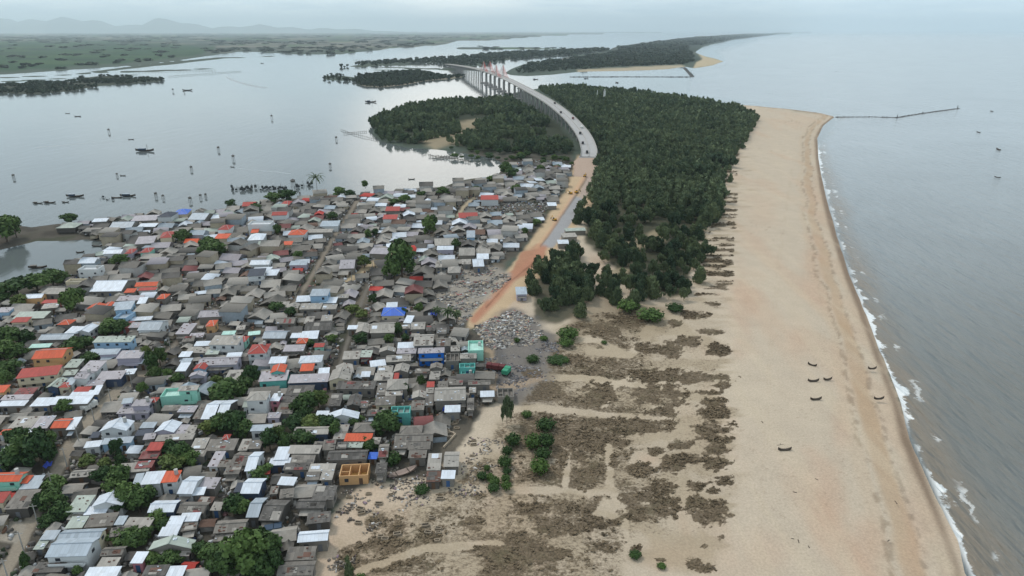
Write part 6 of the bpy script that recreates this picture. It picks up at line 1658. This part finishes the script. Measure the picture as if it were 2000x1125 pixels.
# ================================================================ towers
o = thing('lighthouse', 'tall white tower rising out of the pine wood', 'lighthouse', G(1180, 200, GROUND_Z)); mb = MB(); mb.bar((0, 0, 0), (0, 0, 19), 2.4, 10, 1.5); mb.build('tower', WHITE, o); mb = MB(); mb.bar((0, 0, 19.05), (0, 0, 19.6), 2.2, 10, 2.2); mb.build('gallery', WHITE, o); mb = MB(); mb.bar((0, 0, 19.65), (0, 0, 22), 1.0, 8, .9); mb.bar((0, 0, 22.05), (0, 0, 23.4), 1.3, 8, .1); mb.build('lantern', TRIM, o)
o = thing('lattice_mast', 'slim pale lattice mast beside the white tower in the wood', 'mast', G(1166, 198, GROUND_Z)); mb = MB()
for k in range(4):
    t_ = k * 1.571; a = Vector((1.5 * math.cos(t_), 1.5 * math.sin(t_), 0)); b_ = Vector((.2 * math.cos(t_), .2 * math.sin(t_), 20)); mb.bar(a, b_, .22, 4)
    t2 = t_ + 1.571; a2 = Vector((1.5 * math.cos(t2), 1.5 * math.sin(t2), 0)); b2 = Vector((.2 * math.cos(t2), .2 * math.sin(t2), 20))
    for j in range(6): mb.bar(a.lerp(b_, j / 6), a2.lerp(b2, (j + 1) / 6), .12, 4)
mb.build('lattice', WHITE, o)

# ================================================================ graves, walls and tarps near the village
GR = plain('tomb_concrete', lin(140, 126, 108), dirt=.5); GRD = plain('tomb_dark', lin(84, 78, 72))
def tomb(px, py, rz, s_=1.0):
    o = thing('tomb', 'low box tomb of stained concrete lying in the sandy scrub', 'tomb', G(px, py, GROUND_Z - .05), rz, 'tombs in the sandy scrub')
    mb = MB(); L, W_, h_ = 1.25 * s_, .7 * s_, .55
    mb.box(-L, L, -W_, -W_ + .2, 0, h_); mb.box(-L, L, W_ - .2, W_, 0, h_); mb.box(-L, -L + .2, -W_ + .2, W_ - .2, 0, h_); mb.box(L - .2, L, -W_ + .2, W_ - .2, 0, h_); mb.build('rim', GR, o)
    mb = MB(); mb.box(-L + .22, L - .22, -W_ + .22, W_ - .22, 0, .2); mb.build('bed', GRD, o)
for x, y in [(831, 1027), (856, 1033), (836, 1041), (856, 1042), (854, 1057), (843, 1012), (887, 829), (892, 838), (875, 830), (890, 826), (682, 972), (704, 995), (706, 1003), (700, 1022), (752, 1054), (744, 1049), (720, 966), (740, 985), (776, 1044), (925, 870), (922, 892), (918, 906), (925, 862), (860, 975), (764, 968)]: tomb(x, y, rt.uniform(-.3, .3), rt.uniform(.55, .85))
FW = plain('sandy_wall', lin(176, 160, 140))
def low_wall(pts, label, h_=.8, mat=None):
    p = G(*pts[0], GROUND_Z); o = thing('low_wall', label, 'wall', p)
    for a, b_ in zip(pts[:-1], pts[1:]):
        A, B_ = G(*a, GROUND_Z) - p, G(*b_, GROUND_Z) - p; d_ = (B_ - A); n = Vector((-d_.y, d_.x, 0)).normalized() * .14; z_ = Vector((0, 0, h_)); mb = MB()
        mb.slab(A - n + z_, B_ - n + z_, B_ + n + z_, A + n + z_, h_); mb.build('wall_segment', mat or FW, o)
low_wall([(848, 832), (880, 846), (890, 850), (866, 876)], 'bent sandy foundation wall beside the twin sheds', .7); low_wall([(870, 846), (886, 846), (888, 854), (868, 854), (870, 846)], 'small rectangular foundation on the sand', .5); low_wall([(830, 838), (866, 834), (878, 842)], 'curved low wall of a cleared plot', .6); low_wall([(-20, 1012), (30, 1010), (48, 990)], 'pale wall at the yard below the big grey shed', 1.2, WM['g']); low_wall([(146, 940), (205, 948), (240, 946)], 'long low block wall among bushes beside the dirt lane', 1.2, WM['g'])
def tarp(px, py, wpx, hpx, z0, label):
    p = G(px, py, GROUND_Z); s_ = scale_at(p); w_ = wpx / s_; d_ = hpx / s_ * 1.2; o = thing('tarpaulin', label, 'tarpaulin', p); mb = MB(); n = 5
    for i in range(n):
        for j in range(n):
            f_ = lambda a, b_: (w_ * (a / n - .5), d_ * (b_ / n - .5), z0 + .5 * math.sin(a * 1.7) * math.cos(b_ * 1.3) + .06 * b_)
            mb.poly(f_(i, j), f_(i + 1, j), f_(i + 1, j + 1), f_(i, j + 1))
    mb.build('sheet', TARP, o)
    for sx_ in (-.42, .42):
        pm = MB(); pm.bar((w_ * sx_, -d_ * .4, 0), (w_ * sx_, -d_ * .4, z0 - .2), .07, 5); pm.build('post', BAMB, o)
tarp(853, 622, 24, 10, 2.2, 'crumpled blue tarpaulin stretched at the rubble edge'); tarp(871, 809, 12, 10, 1.6, 'deep blue tarpaulin under the white sheet roof'); tarp(96, 920, 14, 12, 2.0, 'blue tarpaulin beside the bend of the dirt lane')

# ================================================================ poles, vehicles and people in the lanes
POLE = plain('pole_concrete', lin(150, 148, 144))
def utility_pole(px, py, k):
    o = thing('utility_pole', 'slim concrete utility pole standing at the edge of a village lane', 'utility pole', G(px, py, GROUND_Z), R(8), 'utility poles along the lanes'); mb = MB(); mb.bar((0, 0, 0), (0, 0, 7.2), .16, 6, .1); mb.build('pole', POLE, o); mb = MB(); mb.box(-.9, .9, -.06, .06, 6.5, 6.62); mb.build('crossarm', POLE, o)
for L_, w_, c_ in LANES[:4]:
    for (ax, ay), (bx_, by) in zip(L_[:-1], L_[1:]):
        utility_pole(ax + w_ * .6, ay, 0)
lorry(G(176, 800, GROUND_Z), R(72), WHITE, 'white pickup lorry standing at the lane edge before the market shed', 5.0); lorry(G(535, 1043, GROUND_Z), .3, BOATB, 'small blue lorry half hidden behind the big trees', 4.2)

def wake(pts, w0, w1, label):
    mb = MB(); prev = None; o_ = G(*pts[0], 0); n = len(pts)
    for i in range(n):
        a = G(*pts[max(0, i - 1)], 0); b_ = G(*pts[min(n - 1, i + 1)], 0); d_ = (b_ - a).normalized(); nv = Vector((d_.y, -d_.x, 0)); c = G(*pts[i], 0); u = i / (n - 1); w_ = w0 + (w1 - w0) * u + .3 * math.sin(i * 2.3)
        ring = (c - nv * w_ + Vector((0, 0, .03)), c + nv * w_ + Vector((0, 0, .03)))
        if prev: mb.poly(prev[0], ring[0], ring[1], prev[1])
        prev = ring
    tag(mb.build('boat_wake', plain('wake_foam', lin(150, 158, 160), .5, dirt=0)), kind='stuff')
wake([(460, 328), (475, 330), (495, 332), (515, 334), (540, 336), (568, 340)], .5, 1.4, ''); wake([(250, 274), (225, 276), (195, 278), (160, 280), (120, 284), (70, 288)], .5, 2.2, ''); wake([(442, 150), (455, 157), (475, 163), (495, 168), (518, 172)], 3, 9, '')
# ================================================================ labels of the houses: look, then the landmark they stand by
ORD = ['nearest', 'second nearest', 'third nearest', 'fourth nearest', 'fifth nearest', 'sixth nearest', 'seventh nearest', 'eighth nearest', 'ninth nearest', 'tenth nearest'] + [w + ' nearest' for w in 'eleventh twelfth thirteenth fourteenth fifteenth sixteenth seventeenth eighteenth nineteenth twentieth'.split()]
LM = [(d[1], d[2], d[10].split('|')[1]) for d in DONE if d[10]]
def nearby(x, y, vis=True):
    px, py = pxof(x, y, 2), pyof(y, 2)
    best = min(LM, key=lambda l: (pxof(l[0], l[1], 2) - px) ** 2 + (1.6 * (pyof(l[1], 2) - py)) ** 2)
    dx = pxof(best[0], best[1], 2) - px; dy = 1.6 * (pyof(best[1], 2) - py)
    rel = ('left of' if dx > 0 else 'right of') if abs(dx) > abs(dy) else ('behind' if dy > 0 else 'in front of')
    return best, rel, math.hypot(dx, dy)
def label_all(items, head):
    """items: (object, x, y, look); labels «look, nth nearest <relation> the <landmark>»"""
    pool = {}
    for o, x, y, look in items:
        b, rel, dist = nearby(x, y); pool.setdefault((look, rel, b[2]), []).append((dist, o))
    for (look, rel, name), L in pool.items():
        L.sort(key=lambda q: q[0])
        for k, (dist, o) in enumerate(L):
            o['label'] = f'{look}, {ORD[k]} {rel} the {name}' if k < len(ORD) else f'{look}, number {k + 1} {rel} the {name}'
items = []
for (o, x, y, a, w_, dd, h, form, rk, wk, lab) in DONE:
    if lab: o['label'] = lab.split('|')[0]
    else:
        look = f'{RW[rk]} {TW[form]} house with {WWD[wk]} walls'
        items.append((o, x, y, look))
label_all(items, 'house')
label_all([(o, x, y, look) for o, x, y, look in TREES], 'tree')
print('houses', len(DONE), 'trees', len(TREES))

for d_ in DONE:
    if len(d_[0]['label'].split()) > 15: d_[0]['label'] = d_[0]['label'].replace(f' with {WWD[d_[9]]} walls', '')
